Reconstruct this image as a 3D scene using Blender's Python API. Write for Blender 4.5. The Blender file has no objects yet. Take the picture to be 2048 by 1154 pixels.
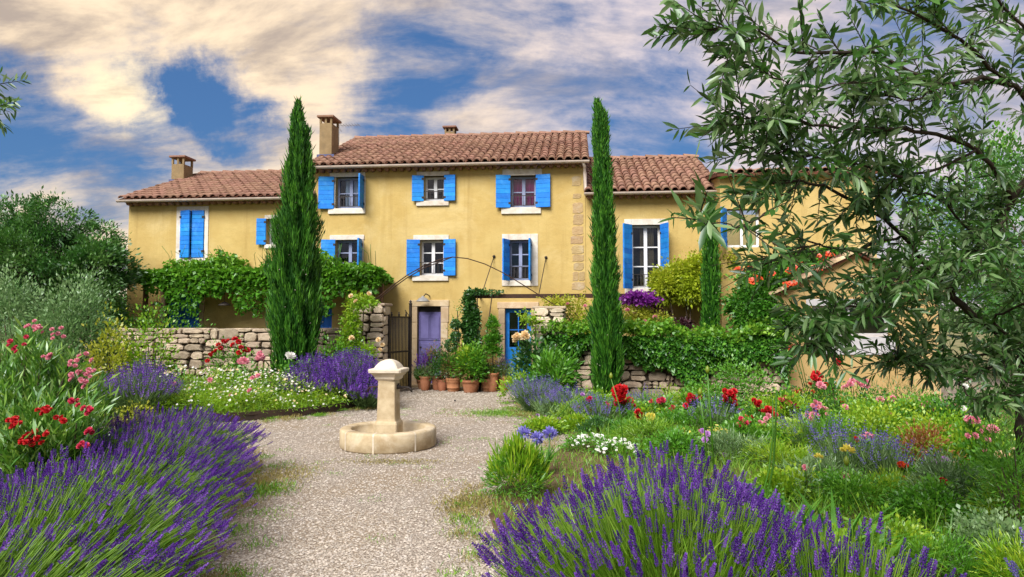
import bpy, math, random
import numpy as np
from mathutils import Vector, Matrix

# ------------------------------------------------------------------ camera, sky, sun, exposure
SC = bpy.context.scene
COL = SC.collection
EYE, FPX, PITCH = 1.70, 1365.0, math.atan(63 / 1365.0)
cam_d = bpy.data.cameras.new('camera'); cam = bpy.data.objects.new('camera', cam_d); COL.objects.link(cam)
cam.location = (0, 0, EYE); cam.rotation_euler = (math.pi / 2 + PITCH, 0, 0)
cam_d.sensor_width = 36; cam_d.lens = 36 * FPX / 2048; cam_d.clip_start = 0.05; cam_d.clip_end = 3000
SC.camera = cam
SC.view_settings.view_transform = 'Standard'; SC.view_settings.look = 'None'
SC.view_settings.exposure = 2.24; SC.view_settings.gamma = 1.0
SC.view_settings.use_curve_mapping = False
SC.cycles.use_denoising = True
SC.cycles.max_bounces = 6; SC.cycles.diffuse_bounces = 3; SC.cycles.glossy_bounces = 2
SC.cycles.transmission_bounces = 3; SC.cycles.transparent_max_bounces = 8
SC.cycles.caustics_reflective = False; SC.cycles.caustics_refractive = False

SUN_AZ, SUN_EL = math.radians(-152), math.radians(44)      # azimuth from +Y towards +X
sd = Vector((math.sin(SUN_AZ) * math.cos(SUN_EL), math.cos(SUN_AZ) * math.cos(SUN_EL), math.sin(SUN_EL)))
sun_l = bpy.data.lights.new('sun', 'SUN'); sun_l.energy = 1.5; sun_l.angle = math.radians(36); sun_l.color = (1.0, 0.96, 0.90)
sun = bpy.data.objects.new('sun', sun_l); COL.objects.link(sun)  # sun lamp put behind the camera to brighten the facade
sun.rotation_euler = (-sd).to_track_quat('-Z', 'Y').to_euler()
sun.location = (0, 0, 30)

def ray(px, py):
    a = (px - 1024) / FPX; b = (577 - py) / FPX
    return Vector((a, math.cos(PITCH) - b * math.sin(PITCH), math.sin(PITCH) + b * math.cos(PITCH)))
def at(px, py, Y):
    d = ray(px, py); t = Y / d.y
    return Vector((d.x * t, Y, EYE + d.z * t))
def gp(px, py, z=0.0):
    d = ray(px, py); t = (z - EYE) / d.z
    return Vector((d.x * t, d.y * t, z))

class NT:
    """small node helper"""
    def __init__(s, tree): s.t = tree; s.t.nodes.clear()
    def n(s, ty, **kw):
        nd = s.t.nodes.new(ty)
        for k, v in kw.items():
            if k.startswith('i_'):
                key = k[2:]; key = int(key) if key.isdigit() else key.replace('_', ' ')
                nd.inputs[key].default_value = v
            else: setattr(nd, k, v)
        return nd
    def l(s, a, b): s.t.links.new(a, b)
    def math(s, op, a, b=None, c=None, clamp=False):
        nd = s.t.nodes.new('ShaderNodeMath'); nd.operation = op; nd.use_clamp = clamp
        for i, v in enumerate((a, b, c)):
            if v is None: continue
            if isinstance(v, (int, float)): nd.inputs[i].default_value = v
            else: s.l(v, nd.inputs[i])
        return nd.outputs[0]
    def mix(s, f, a, b, blend='MIX'):
        nd = s.t.nodes.new('ShaderNodeMix'); nd.data_type = 'RGBA'; nd.blend_type = blend
        for k, v in ((0, f), (6, a), (7, b)):
            if isinstance(v, (int, float)): nd.inputs[k].default_value = v
            elif isinstance(v, tuple): nd.inputs[k].default_value = v if len(v) == 4 else v + (1,)
            else: s.l(v, nd.inputs[k])
        return nd.outputs[2]
    def rng(s, v, a, b, c=0.0, d=1.0, smooth=False):
        nd = s.t.nodes.new('ShaderNodeMapRange'); nd.interpolation_type = 'SMOOTHSTEP' if smooth else 'LINEAR'
        for i, x in enumerate((v, a, b, c, d)):
            if isinstance(x, (int, float)): nd.inputs[i].default_value = x
            else: s.l(x, nd.inputs[i])
        return nd.outputs[0]
    def noise(s, vec, scale, detail=4, rough=0.55, dist=0.0):
        nd = s.n('ShaderNodeTexNoise'); nd.inputs['Scale'].default_value = scale; nd.inputs['Detail'].default_value = detail
        nd.inputs['Roughness'].default_value = rough; nd.inputs['Distortion'].default_value = dist
        if vec is not None: s.l(vec, nd.inputs['Vector'])
        return nd.outputs[0]

def make_world():
    w = bpy.data.worlds.new('World'); SC.world = w; w.use_nodes = True
    n = NT(w.node_tree)
    tc = n.n('ShaderNodeTexCoord'); d = tc.outputs['Generated']
    sky = n.n('ShaderNodeTexSky'); sky.sky_type = 'NISHITA'; sky.sun_disc = False
    sky.sun_elevation = SUN_EL; sky.sun_rotation = SUN_AZ; sky.air_density = 1.3; sky.dust_density = 0.3; sky.ozone_density = 3.0
    sp = n.n('ShaderNodeSeparateXYZ'); n.l(d, sp.inputs[0])
    zz = n.math('MAXIMUM', n.math('ADD', sp.outputs[2], 0.42), 0.05)
    cb = n.n('ShaderNodeCombineXYZ')
    n.l(n.math('DIVIDE', sp.outputs[0], zz), cb.inputs[0]); n.l(n.math('DIVIDE', sp.outputs[1], zz), cb.inputs[1]); cb.inputs[2].default_value = 1.7
    def mapped(rot, sc, off=(0, 0, 0)):
        mp = n.n('ShaderNodeMapping'); n.l(cb.outputs[0], mp.inputs[0]); mp.inputs['Rotation'].default_value = (0, 0, rot); mp.inputs['Scale'].default_value = sc; mp.inputs['Location'].default_value = off; return mp.outputs[0]
    m1 = mapped(-0.55, (1.2, 2.0, 1)); m2 = mapped(-0.45, (1.2, 2.3, 1), (3.1, 1.7, 0)); m3 = mapped(-.35, (1.3, 2.6, 1), (7.3, 2.2, 0))
    n1 = n.noise(m1, 1.25, 10, 0.6, 0.2)
    n2 = n.noise(m2, 2.7, 10, 0.60, 0.35)
    wn = n.n('ShaderNodeTexNoise'); wn.inputs['Scale'].default_value = 4.0; wn.inputs['Detail'].default_value = 8; wn.inputs['Roughness'].default_value = .62; n.l(d, wn.inputs['Vector'])
    w1 = n.n('ShaderNodeVectorMath'); w1.operation = 'MULTIPLY_ADD'; n.l(wn.outputs['Color'], w1.inputs[0]); w1.inputs[1].default_value = (.44, .44, .44); n.l(d, w1.inputs[2])
    w2 = n.n('ShaderNodeVectorMath'); w2.operation = 'SUBTRACT'; n.l(w1.outputs[0], w2.inputs[0]); w2.inputs[1].default_value = (.22, .22, .22)
    w3 = n.n('ShaderNodeVectorMath'); w3.operation = 'NORMALIZE'; n.l(w2.outputs[0], w3.inputs[0]); dw = w3.outputs[0]
    def blob(px, py, r_deg, wgt):
        v = ray(px, py).normalized()
        dp = n.n('ShaderNodeVectorMath'); dp.operation = 'DOT_PRODUCT'; n.l(dw, dp.inputs[0]); dp.inputs[1].default_value = v
        return n.rng(dp.outputs['Value'], math.cos(math.radians(r_deg)), 1.0, 0.0, wgt, True)
    acc = n.math('ADD', n.math('MULTIPLY_ADD', n1, 0.55, 0.13), n.math('MULTIPLY', n.math('SUBTRACT', n2, 0.5), 1.15))
    n4 = n.noise(mapped(-.5, (1.0, 3.2, 1), (1.3, 5.1, 0)), 6.5, 8, 0.7, 0.2)
    acc = n.math('ADD', acc, n.math('MULTIPLY', n.math('SUBTRACT', n4, 0.5), 0.30))
    # open blue gaps between the clouds (negative) and thick banks (positive), by direction in the sky
    for px, py, r, wgt in SKY_BLOBS: acc = n.math('ADD', acc, blob(px, py, r, wgt))
    m = n.rng(acc, 0.06, 0.62, 0, 1, True)
    # cloud colour: cream where the low sun glows through, mauve-white elsewhere, grey undersides
    v = ray(270, 200).normalized()
    dp = n.n('ShaderNodeVectorMath'); dp.operation = 'DOT_PRODUCT'; n.l(d, dp.inputs[0]); dp.inputs[1].default_value = v
    warm = n.rng(dp.outputs['Value'], 0.78, 1.0, 0, 1, True)
    glow = n.rng(dp.outputs['Value'], 0.9978, 1.0, 0, .45, True)
    base = n.mix(warm, CLOUD_COOL, CLOUD_WARM)
    base = n.mix(glow, base, CLOUD_GLOW)
    n3 = n.noise(m3, 1.9, 10, 0.62, 0.35)
    shade = n.rng(n3, 0.42, 0.64, 0, 0.80, True)
    cloud = n.mix(shade, base, n.mix(warm, SHADE_COOL, SHADE_WARM))
    skyc = n.mix(1.0, sky.outputs[0], SKY_MUL, 'MULTIPLY')
    skyc = n.mix(0.55, skyc, SKY_BLUE)
    col = n.mix(m, skyc, cloud)
    low = n.rng(sp.outputs[2], -0.02, 0.03, 0, 1, True)
    col = n.mix(low, (0.07, 0.065, 0.05), col)
    bg = n.n('ShaderNodeBackground'); n.l(col, bg.inputs[0]); bg.inputs[1].default_value = 0.64
    out = n.n('ShaderNodeOutputWorld'); n.l(bg.outputs[0], out.inputs[0])
SKY_BLOBS = ((270, 80, 4.5, -.16), (340, 110, 6.5, -.17), (420, 155, 7.0, -.18), (490, 190, 6.5, -.17), (370, 215, 5.5, -.11),
             (900, 100, 13, -.15), (1050, 60, 9, -.08), (870, 210, 7, -.08), (1270, 265, 8, -.18), (50, 215, 8, -.14), (100, 320, 9, -.14), (800, 275, 6, -.08), (560, 250, 6, -.08),
             (300, -20, 8, .22), (430, 20, 7, .18), (180, 10, 8, .14), (150, 70, 9, .10), (620, 110, 9, .10), (265, 185, 4.0, .12), (200, 140, 6, .10), (1180, 130, 8, .08), (1500, 120, 14, .10), (720, 200, 6, .10))
CLOUD_COOL, CLOUD_WARM, CLOUD_GLOW = (0.325, 0.275, 0.265), (0.385, 0.305, 0.215), (0.50, 0.43, 0.27)
SHADE_COOL, SHADE_WARM = (0.090, 0.100, 0.140), (0.125, 0.105, 0.10)
SKY_MUL, SKY_BLUE = (0.015, 0.023, 0.033, 1), (0.025, 0.061, 0.140)
make_world()

# ------------------------------------------------------------------ scene helpers
RG = np.random.default_rng(7)
random.seed(7)
def E(name, label, cat, loc=(0, 0, 0), rz=0.0, group=None):
    o = bpy.data.objects.new(name, None); COL.objects.link(o); o.location = loc; o.rotation_euler = (0, 0, rz); o.empty_display_size = 0.1
    tag(o, label, cat, group); return o
def tag(o, label, cat, group=None):
    o['label'] = label; o['category'] = cat
    if group: o['group'] = group
    return o
def O(name, me, mat=None, parent=None, loc=None, rot=None, sc=None, kind=None):
    o = bpy.data.objects.new(name, me); COL.objects.link(o)
    if mat is not None and not me.materials: me.materials.append(mat)
    if parent: o.parent = parent
    if loc is not None: o.location = loc
    if rot is not None: o.rotation_euler = rot
    if sc is not None: o.scale = sc if not isinstance(sc, (int, float)) else (sc, sc, sc)
    if kind: o['kind'] = kind
    return o
def npmesh(name, V, F, rnd=None, smooth=False):
    V = np.asarray(V, dtype=np.float32); F = np.asarray(F, dtype=np.int32)
    me = bpy.data.meshes.new(name); N, k = F.shape
    me.vertices.add(len(V)); me.vertices.foreach_set('co', V.ravel())
    me.loops.add(N * k); me.loops.foreach_set('vertex_index', F.ravel())
    me.polygons.add(N); me.polygons.foreach_set('loop_start', np.arange(0, N * k, k, dtype=np.int32))
    me.update(calc_edges=True)
    if rnd is not None:
        a = me.attributes.new('rnd', 'FLOAT', 'FACE'); a.data.foreach_set('value', np.asarray(rnd, dtype=np.float32))
    if smooth: me.polygons.foreach_set('use_smooth', np.ones(N, dtype=bool))
    return me
def joinVF(parts):
    Vs, Fs, o = [], [], 0
    for V, F in parts:
        Vs.append(np.asarray(V)); Fs.append(np.asarray(F) + o); o += len(V)
    return np.vstack(Vs), np.vstack(Fs)

class MB:
    """collects boxes, prisms, tubes and lathes into one mesh"""
    def __init__(s): s.v = []; s.f = []; s.sm = []
    def add(s, V, F, smooth=False):
        o = len(s.v); s.v += [tuple(v) for v in V]; s.f += [tuple(i + o for i in f) for f in F]; s.sm += [smooth] * len(F); return s
    def box(s, x0, x1, y0, y1, z0, z1):
        V = [(x0, y0, z0), (x1, y0, z0), (x1, y1, z0), (x0, y1, z0), (x0, y0, z1), (x1, y0, z1), (x1, y1, z1), (x0, y1, z1)]
        return s.add(V, [(0, 3, 2, 1), (4, 5, 6, 7), (0, 1, 5, 4), (1, 2, 6, 5), (2, 3, 7, 6), (3, 0, 4, 7)])
    def bbox(s, x0, x1, y0, y1, z0, z1, b=0.006):
        """box with chamfered edges"""
        b = min(b, (x1 - x0) / 3, (y1 - y0) / 3, (z1 - z0) / 3); V = []; idx = {}
        for ix in (0, 1):
            for iy in (0, 1):
                for iz in (0, 1):
                    c = ((x0, x1)[ix], (y0, y1)[iy], (z0, z1)[iz]); sg = (1 - 2 * ix, 1 - 2 * iy, 1 - 2 * iz)
                    for ax in range(3):
                        p = list(c)
                        for k in range(3):
                            if k != ax: p[k] += sg[k] * b
                        idx[(ix, iy, iz, ax)] = len(V); V.append(p)
        F = []
        I = lambda ix, iy, iz, a: idx[(ix, iy, iz, a)]
        for a in range(3):
            o1, o2 = [k for k in range(3) if k != a]
            for sv in (0, 1):
                q = []
                for (p1, p2) in ((0, 0), (1, 0), (1, 1), (0, 1)):
                    t = [0, 0, 0]; t[a] = sv; t[o1] = p1; t[o2] = p2; q.append(I(*t, a))
                F.append(tuple(q))
        for a in range(3):                                   # edges along axis a
            o1, o2 = [k for k in range(3) if k != a]
            for p1 in (0, 1):
                for p2 in (0, 1):
                    t0 = [0, 0, 0]; t0[o1] = p1; t0[o2] = p2; t1 = list(t0); t1[a] = 1
                    F.append((I(*t0, o1), I(*t1, o1), I(*t1, o2), I(*t0, o2)))
        for ix in (0, 1):
            for iy in (0, 1):
                for iz in (0, 1): F.append((I(ix, iy, iz, 0), I(ix, iy, iz, 1), I(ix, iy, iz, 2)))
        return s.add(V, F)
    def tube(s, pts, r, seg=6, cap=True):
        pts = [Vector(p) for p in pts]; rs = r if isinstance(r, (list, tuple)) else [r] * len(pts)
        V, F = [], []
        for i, p in enumerate(pts):
            t = (pts[min(i + 1, len(pts) - 1)] - pts[max(i - 1, 0)]).normalized()
            a = t.cross(Vector((0, 0, 1)) if abs(t.z) < .9 else Vector((1, 0, 0))).normalized(); b = t.cross(a)
            for k in range(seg):
                an = 2 * math.pi * k / seg; V.append(p + (a * math.cos(an) + b * math.sin(an)) * rs[i])
        for i in range(len(pts) - 1):
            for k in range(seg):
                k2 = (k + 1) % seg; F.append((i * seg + k, i * seg + k2, (i + 1) * seg + k2, (i + 1) * seg + k))
        s.add(V, F, True)
        if cap:
            o = len(s.v) - len(V); s.f += [tuple(o + k for k in range(seg))[::-1], tuple(o + (len(pts) - 1) * seg + k for k in range(seg))]; s.sm += [False, False]
        return s
    def lathe(s, prof, seg=24, c=(0, 0), rot=0.0, sq=False, smooth=True):
        V, F = [], []
        for r, z in prof:
            for k in range(seg):
                an = rot + 2 * math.pi * k / seg; V.append((c[0] + r * math.cos(an), c[1] + r * math.sin(an), z))
        for i in range(len(prof) - 1):
            for k in range(seg):
                k2 = (k + 1) % seg; F.append((i * seg + k, i * seg + k2, (i + 1) * seg + k2, (i + 1) * seg + k))
        s.add(V, F, smooth); o = len(s.v) - len(V)
        if prof[-1][0] > 1e-4: s.f.append(tuple(o + (len(prof) - 1) * seg + k for k in range(seg))); s.sm.append(False)
        if prof[0][0] > 1e-4: s.f.append(tuple(o + k for k in range(seg))[::-1]); s.sm.append(False)
        return s
    def mesh(s, name):
        me = bpy.data.meshes.new(name); me.from_pydata(s.v, [], s.f); me.polygons.foreach_set('use_smooth', s.sm); me.update(); return me
    def build(s, name, mat, parent=None, **k): return O(name, s.mesh(name), mat, parent, **k)

# ------------------------------------------------------------------ materials
M = {}
def pmat(name, c1, c2=None, scale=4.0, rough=0.8, bump=0.0, bscale=60.0, spec=0.3, c3=None, objrand=0.0, metal=0.0, coord='Object', detail=5, lo=.38, hi=.62):
    m = bpy.data.materials.new(name); m.use_nodes = True; n = NT(m.node_tree)
    tc = n.n('ShaderNodeTexCoord'); v = tc.outputs[coord]
    p = n.n('ShaderNodeBsdfPrincipled'); p.inputs['Roughness'].default_value = rough; p.inputs['Specular IOR Level'].default_value = spec; p.inputs['Metallic'].default_value = metal
    if c2 is None: c2 = tuple(x * 0.82 for x in c1)
    f = n.rng(n.noise(v, scale, detail, 0.6), lo, hi)
    col = n.mix(f, c1, c2)
    if c3: col = n.mix(n.rng(n.noise(v, scale * 0.37, 6, 0.65, 0.6), 0.52, 0.70), col, c3)
    if objrand:
        oi = n.n('ShaderNodeObjectInfo'); at_ = n.n('ShaderNodeAttribute'); at_.attribute_name = 'rnd'
        r = n.math('FRACT', n.math('ADD', oi.outputs['Random'], at_.outputs['Fac']))
        k = n.rng(r, 0, 1, 1 - objrand, 1 + objrand)
        cbn = n.n('ShaderNodeHueSaturation'); n.l(col, cbn.inputs['Color']); n.l(k, cbn.inputs['Value'])
        n.l(n.rng(n.math('FRACT', n.math('MULTIPLY', r, 7.3)), 0, 1, 0.492, 0.508), cbn.inputs['Hue']); col = cbn.outputs[0]
    n.l(col, p.inputs['Base Color'])
    if bump:
        b = n.n('ShaderNodeBump'); b.inputs['Strength'].default_value = bump; b.inputs['Distance'].default_value = 0.02
        n.l(n.noise(v, bscale, 5, 0.65), b.inputs['Height']); n.l(b.outputs[0], p.inputs['Normal'])
    o = n.n('ShaderNodeOutputMaterial'); n.l(p.outputs[0], o.inputs[0]); M[name] = m; return m
def fmat(name, c1, c2, c3=None, trans=0.35, gloss=0.06, rough=0.45, clump=0.0):
    """leaf / petal material: colour runs c1..c2..c3 over the per-leaf value 'rnd'"""
    m = bpy.data.materials.new(name); m.use_nodes = True; n = NT(m.node_tree)
    a = n.n('ShaderNodeAttribute'); a.attribute_name = 'rnd'; oi = n.n('ShaderNodeObjectInfo')
    r = n.math('FRACT', n.math('ADD', a.outputs['Fac'], n.math('MULTIPLY', oi.outputs['Random'], 0.13)))
    cr = n.n('ShaderNodeValToRGB'); e = cr.color_ramp.elements
    e[0].color = c1 + (1,); e[1].color = (c3 or c2) + (1,)
    if c3: x = cr.color_ramp.elements.new(0.55); x.color = c2 + (1,)
    n.l(r, cr.inputs[0])
    df = n.n('ShaderNodeBsdfDiffuse'); tr = n.n('ShaderNodeBsdfTranslucent'); gl = n.n('ShaderNodeBsdfGlossy'); gl.inputs['Roughness'].default_value = rough
    n.l(cr.outputs[0], df.inputs[0]); n.l(cr.outputs[0], tr.inputs[0]); gl.inputs[0].default_value = (.9, .95, 1, 1)
    m1 = n.n('ShaderNodeMixShader'); m1.inputs[0].default_value = trans; n.l(df.outputs[0], m1.inputs[1]); n.l(tr.outputs[0], m1.inputs[2])
    m2 = n.n('ShaderNodeMixShader'); m2.inputs[0].default_value = gloss; n.l(m1.outputs[0], m2.inputs[1]); n.l(gl.outputs[0], m2.inputs[2])
    o = n.n('ShaderNodeOutputMaterial'); n.l(m2.outputs[0], o.inputs[0]); M[name] = m; return m

def plaster_mat(name, c1, c2, c3, c4):
    m = bpy.data.materials.new(name); m.use_nodes = True; n = NT(m.node_tree); tc = n.n('ShaderNodeTexCoord'); v = tc.outputs['Object']
    mp = n.n('ShaderNodeMapping'); n.l(v, mp.inputs[0]); mp.inputs['Scale'].default_value = (5.0, 5.0, .35)
    c = n.mix(n.rng(n.noise(v, 1.1, 6, .62), .36, .64), c1, c2)
    c = n.mix(n.rng(n.noise(v, .42, 7, .66, .8), .50, .68, 0, .9), c, c3)
    c = n.mix(n.rng(n.noise(mp.outputs[0], 1.0, 6, .6), .54, .78, 0, .55), c, c4)
    c = n.mix(n.rng(n.noise(v, 9.0, 8, .7), .56, .80, 0, .30), c, c4)
    p = n.n('ShaderNodeBsdfPrincipled'); p.inputs['Roughness'].default_value = .93; p.inputs['Specular IOR Level'].default_value = .1; n.l(c, p.inputs['Base Color'])
    b = n.n('ShaderNodeBump'); b.inputs['Strength'].default_value = .55; b.inputs['Distance'].default_value = .02
    n.l(n.math('ADD', n.noise(v, 70, 5, .7), n.math('MULTIPLY', n.noise(v, 5, 4, .6), 1.5)), b.inputs['Height']); n.l(b.outputs[0], p.inputs['Normal'])
    o = n.n('ShaderNodeOutputMaterial'); n.l(p.outputs[0], o.inputs[0]); M[name] = m
plaster_mat('plaster', (.53, .395, .152), (.46, .325, .112), (.58, .455, .21), (.36, .245, .085))
pmat('plaster_shed', (.43, .305, .135), (.39, .265, .11), 1.3, .92, .3, 90, .1, c3=(.46, .335, .165))
pmat('limestone', (.70, .65, .58), (.58, .53, .45), 6, .85, .4, 70, .2, c3=(.48, .40, .30), objrand=.07)
pmat('door_stone', (.52, .39, .24), (.44, .325, .195), 5, .85, .4, 60, .2, c3=(.60, .50, .38), objrand=.08)
pmat('quoin', (.43, .31, .16), (.36, .25, .125), 9, .9, .8, 30, .1, c3=(.45, .36, .24), objrand=.10)
pmat('blue_paint', (.014, .225, .70), (.012, .185, .60), 9, .6, .3, 120, .25, c3=(.06, .31, .72), objrand=.13)
pmat('blue_paint_shaded', (.008, .15, .60), (.008, .12, .50), 9, .5, .15, 120, .35)  # darker copy of the blue paint, holds the shade under the vine
pmat('purple_paint', (.165, .150, .36), (.14, .125, .31), 7, .6, .15, 110, .3)
pmat('white_paint', (.72, .73, .75), (.64, .65, .68), 8, .5, .05, 100, .4)
pmat('roof_tile', (.285, .165, .118), (.225, .125, .088), 9, .9, .4, 60, .1, c3=(.31, .20, .145), objrand=.17)
pmat('roof_bed', (.13, .052, .032), (.09, .038, .024), 9, .95, .3, 60, .1)
pmat('gutter_metal', (.56, .47, .40), (.47, .39, .33), 6, .55, .05, 60, .4)
pmat('chimney_render', (.27, .195, .105), (.22, .155, .08), 5, .92, .4, 60, .1, c3=(.19, .14, .08))
pmat('lead', (.08, .10, .22), (.06, .07, .16), 6, .6, .1, 60, .3)
pmat('iron', (.018, .014, .012), (.028, .02, .016), 20, .6, .2, 120, .4)
pmat('rust_iron', (.05, .022, .012), (.03, .015, .01), 14, .75, .3, 90, .3)
pmat('room_shade', (.014, .012, .012), (.010, .009, .009), 2, .95)  # near-black colour stands in for the gloom inside the rooms
pmat('curtain_white', (.62, .68, .78), (.50, .56, .66), 3, .9)
pmat('curtain_plum', (.62, .06, .24), (.46, .04, .17), 3, .9)
pmat('curtain_tan', (.36, .24, .12), (.26, .16, .08), 3, .9)
pmat('wall_stone', (.42, .345, .255), (.32, .25, .18), 9, .9, .9, 30, .15, c3=(.46, .37, .26), objrand=.34)
pmat('mortar', (.075, .058, .042), (.05, .04, .03), 12, .95, .6, 50, .1)
pmat('fountain_stone', (.52, .425, .275), (.36, .27, .155), 5, .85, .35, 80, .2, c3=(.58, .50, .37))
pmat('fountain_pale', (.66, .58, .46), (.56, .49, .38), 7, .85, .35, 80, .2, c3=(.54, .44, .30))
pmat('joint_pale', (.60, .53, .42), (.53, .45, .33), 9, .9, .3, 80, .1)
pmat('terracotta', (.37, .165, .085), (.30, .125, .06), 6, .85, .25, 70, .2, c3=(.46, .28, .19), objrand=.14)
pmat('soil', (.10, .062, .035), (.15, .10, .06), 9, .95, .8, 40, .1, c3=(.19, .135, .08))
pmat('ground', (.16, .16, .07), (.22, .19, .10), .6, .95, .4, 10, .1, c3=(.10, .13, .05))
pmat('steel_edge', (.035, .025, .018), (.055, .032, .02), 8, .75, .2, 60, .3)
pmat('bark', (.10, .075, .05), (.055, .042, .03), 14, .95, .8, 40, .1)
pmat('olive_bark', (.060, .048, .034), (.032, .026, .02), 14, .95, .8, 40, .1)
pmat('lamp_metal', (.30, .30, .29), (.22, .22, .22), 8, .5, .05, 50, .4)
pmat('brass', (.35, .24, .08), None, 8, .35, 0, 50, .5, metal=.8)
pmat('wood', (.16, .09, .045), (.11, .06, .03), 10, .85, .4, 50, .2)
pmat('pebble', (.455, .40, .335), (.385, .33, .27), 30, .9, .2, 90, .15, objrand=.30, c3=(.50, .46, .415))

def glass_mat():
    m = bpy.data.materials.new('glass'); m.use_nodes = True; n = NT(m.node_tree)
    fr = n.n('ShaderNodeFresnel'); fr.inputs[0].default_value = 1.5
    tr = n.n('ShaderNodeBsdfTransparent'); tr.inputs[0].default_value = (.80, .86, .90, 1)
    gl = n.n('ShaderNodeBsdfGlossy'); gl.inputs['Roughness'].default_value = .03
    mx = n.n('ShaderNodeMixShader'); n.l(fr.outputs[0], mx.inputs[0]); n.l(tr.outputs[0], mx.inputs[1]); n.l(gl.outputs[0], mx.inputs[2])
    o = n.n('ShaderNodeOutputMaterial'); n.l(mx.outputs[0], o.inputs[0]); M['glass'] = m
glass_mat()
def gravel_mat():
    m = bpy.data.materials.new('gravel'); m.use_nodes = True; n = NT(m.node_tree)
    tc = n.n('ShaderNodeTexCoord'); v = tc.outputs['Object']
    vo = n.n('ShaderNodeTexVoronoi'); vo.inputs['Scale'].default_value = 46; vo.inputs['Randomness'].default_value = 1; n.l(v, vo.inputs['Vector'])
    hs = n.n('ShaderNodeSeparateColor'); n.l(vo.outputs['Color'], hs.inputs[0])
    c = n.mix(hs.outputs[0], (.39, .34, .28), (.54, .48, .405))
    c = n.mix(n.rng(vo.outputs['Distance'], 0.012, 0.6, 0, .8), c, (.19, .15, .115))
    big = n.rng(n.noise(v, .55, 6, .62, .4), .46, .68)
    c = n.mix(n.math('MULTIPLY', big, .75), c, (.26, .19, .11))
    c = n.mix(n.rng(n.noise(v, 1.4, 6, .7, .4), .62, .78, 0, .45), c, (.19, .175, .07))
    p = n.n('ShaderNodeBsdfPrincipled'); p.inputs['Roughness'].default_value = .92; p.inputs['Specular IOR Level'].default_value = .15; n.l(c, p.inputs['Base Color'])
    b = n.n('ShaderNodeBump'); b.inputs['Strength'].default_value = .8; b.inputs['Distance'].default_value = .02
    n.l(n.math('SUBTRACT', 1.0, vo.outputs['Distance']), b.inputs['Height']); n.l(b.outputs[0], p.inputs['Normal'])
    o = n.n('ShaderNodeOutputMaterial'); n.l(p.outputs[0], o.inputs[0]); M['gravel'] = m
gravel_mat()

pmat('frame_blue', (.26, .30, .46), (.22, .26, .40), 8, .5, .05, 100, .4)
pmat('pillar_stone', (.60, .51, .39), (.50, .41, .30), 9, .9, .9, 30, .15, c3=(.62, .52, .38), objrand=.22)
fmat('cypress', (.014, .072, .006), (.040, .165, .012), (.11, .31, .022), .25, .03)
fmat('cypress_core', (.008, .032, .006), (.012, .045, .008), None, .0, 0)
fmat('vine', (.045, .17, .010), (.095, .29, .015), (.21, .42, .03), .40, .04)
fmat('ivy', (.020, .105, .008), (.055, .21, .012), (.14, .35, .03), .30, .05)
fmat('ivy_top', (.08, .25, .012), (.15, .36, .022), (.27, .46, .04), .40, .04)
fmat('dark_green', (.018, .080, .010), (.036, .135, .016), (.075, .20, .03), .28, .06)
fmat('mid_green', (.040, .165, .008), (.090, .28, .014), (.18, .39, .03), .35, .04)
fmat('lime', (.11, .29, .008), (.22, .42, .013), (.42, .55, .035), .42, .04)
fmat('yellow_leaf', (.22, .31, .018), (.40, .45, .03), (.55, .53, .07), .42, .04)
fmat('golden', (.22, .36, .012), (.42, .52, .025), (.62, .64, .06), .42, .04)
fmat('grey_green', (.080, .175, .055), (.145, .26, .085), (.24, .36, .15), .30, .05)
fmat('olive_far', (.018, .095, .010), (.050, .17, .018), (.13, .28, .05), .28, .07)
fmat('olive_leaf', (.022, .080, .010), (.070, .19, .024), (.26, .38, .17), .40, .05, .4)
fmat('silver_leaf', (.075, .19, .05), (.17, .31, .10), (.32, .47, .22), .30, .05)
fmat('oleander_leaf', (.050, .18, .010), (.12, .31, .018), (.30, .48, .07), .35, .08)
fmat('lav_stem', (.085, .215, .010), (.15, .31, .016), (.26, .42, .05), .30, .03)
fmat('lav_grey', (.085, .165, .05), (.14, .25, .07), (.22, .33, .13), .30, .03)
fmat('lav_violet', (.052, .016, .17), (.125, .036, .34), (.27, .12, .54), .30, .02)
fmat('lav_blue', (.10, .075, .30), (.16, .12, .42), (.26, .20, .52), .30, .02)
fmat('red_petal', (.38, .006, .010), (.55, .010, .014), (.68, .03, .03), .30, .04)
fmat('crimson_petal', (.42, .012, .05), (.60, .03, .09), (.70, .08, .14), .30, .04)
fmat('pink_petal', (.60, .13, .22), (.72, .24, .32), (.80, .42, .46), .35, .04)
fmat('mauve_petal', (.40, .16, .50), (.52, .26, .60), (.62, .40, .68), .35, .04)
fmat('cream_petal', (.80, .56, .26), (.84, .66, .38), (.86, .74, .52), .35, .04)
fmat('white_petal', (.78, .76, .68), (.84, .83, .78), (.88, .88, .86), .35, .04)
fmat('yellow_petal', (.62, .52, .05), (.72, .62, .10), (.78, .70, .22), .35, .04)
fmat('orange_petal', (.62, .045, .012), (.74, .075, .016), (.80, .16, .04), .35, .04)
fmat('magenta_petal', (.20, .02, .28), (.32, .04, .42), (.42, .09, .52), .35, .04)
fmat('agapanthus', (.20, .17, .58), (.28, .26, .68), (.40, .38, .76), .35, .04)
fmat('rust_leaf', (.20, .06, .012), (.30, .10, .02), (.36, .18, .05), .35, .05)
fmat('brown_leaf', (.13, .07, .025), (.20, .12, .04), (.28, .20, .07), .30, .04)
fmat('dry_grass', (.22, .20, .05), (.32, .27, .08), (.40, .32, .12), .35, .03)
fmat('grass', (.075, .23, .010), (.16, .35, .016), (.30, .46, .04), .35, .04)
fmat('plum_leaf', (.045, .012, .025), (.075, .02, .035), (.12, .04, .05), .30, .06)
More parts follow.
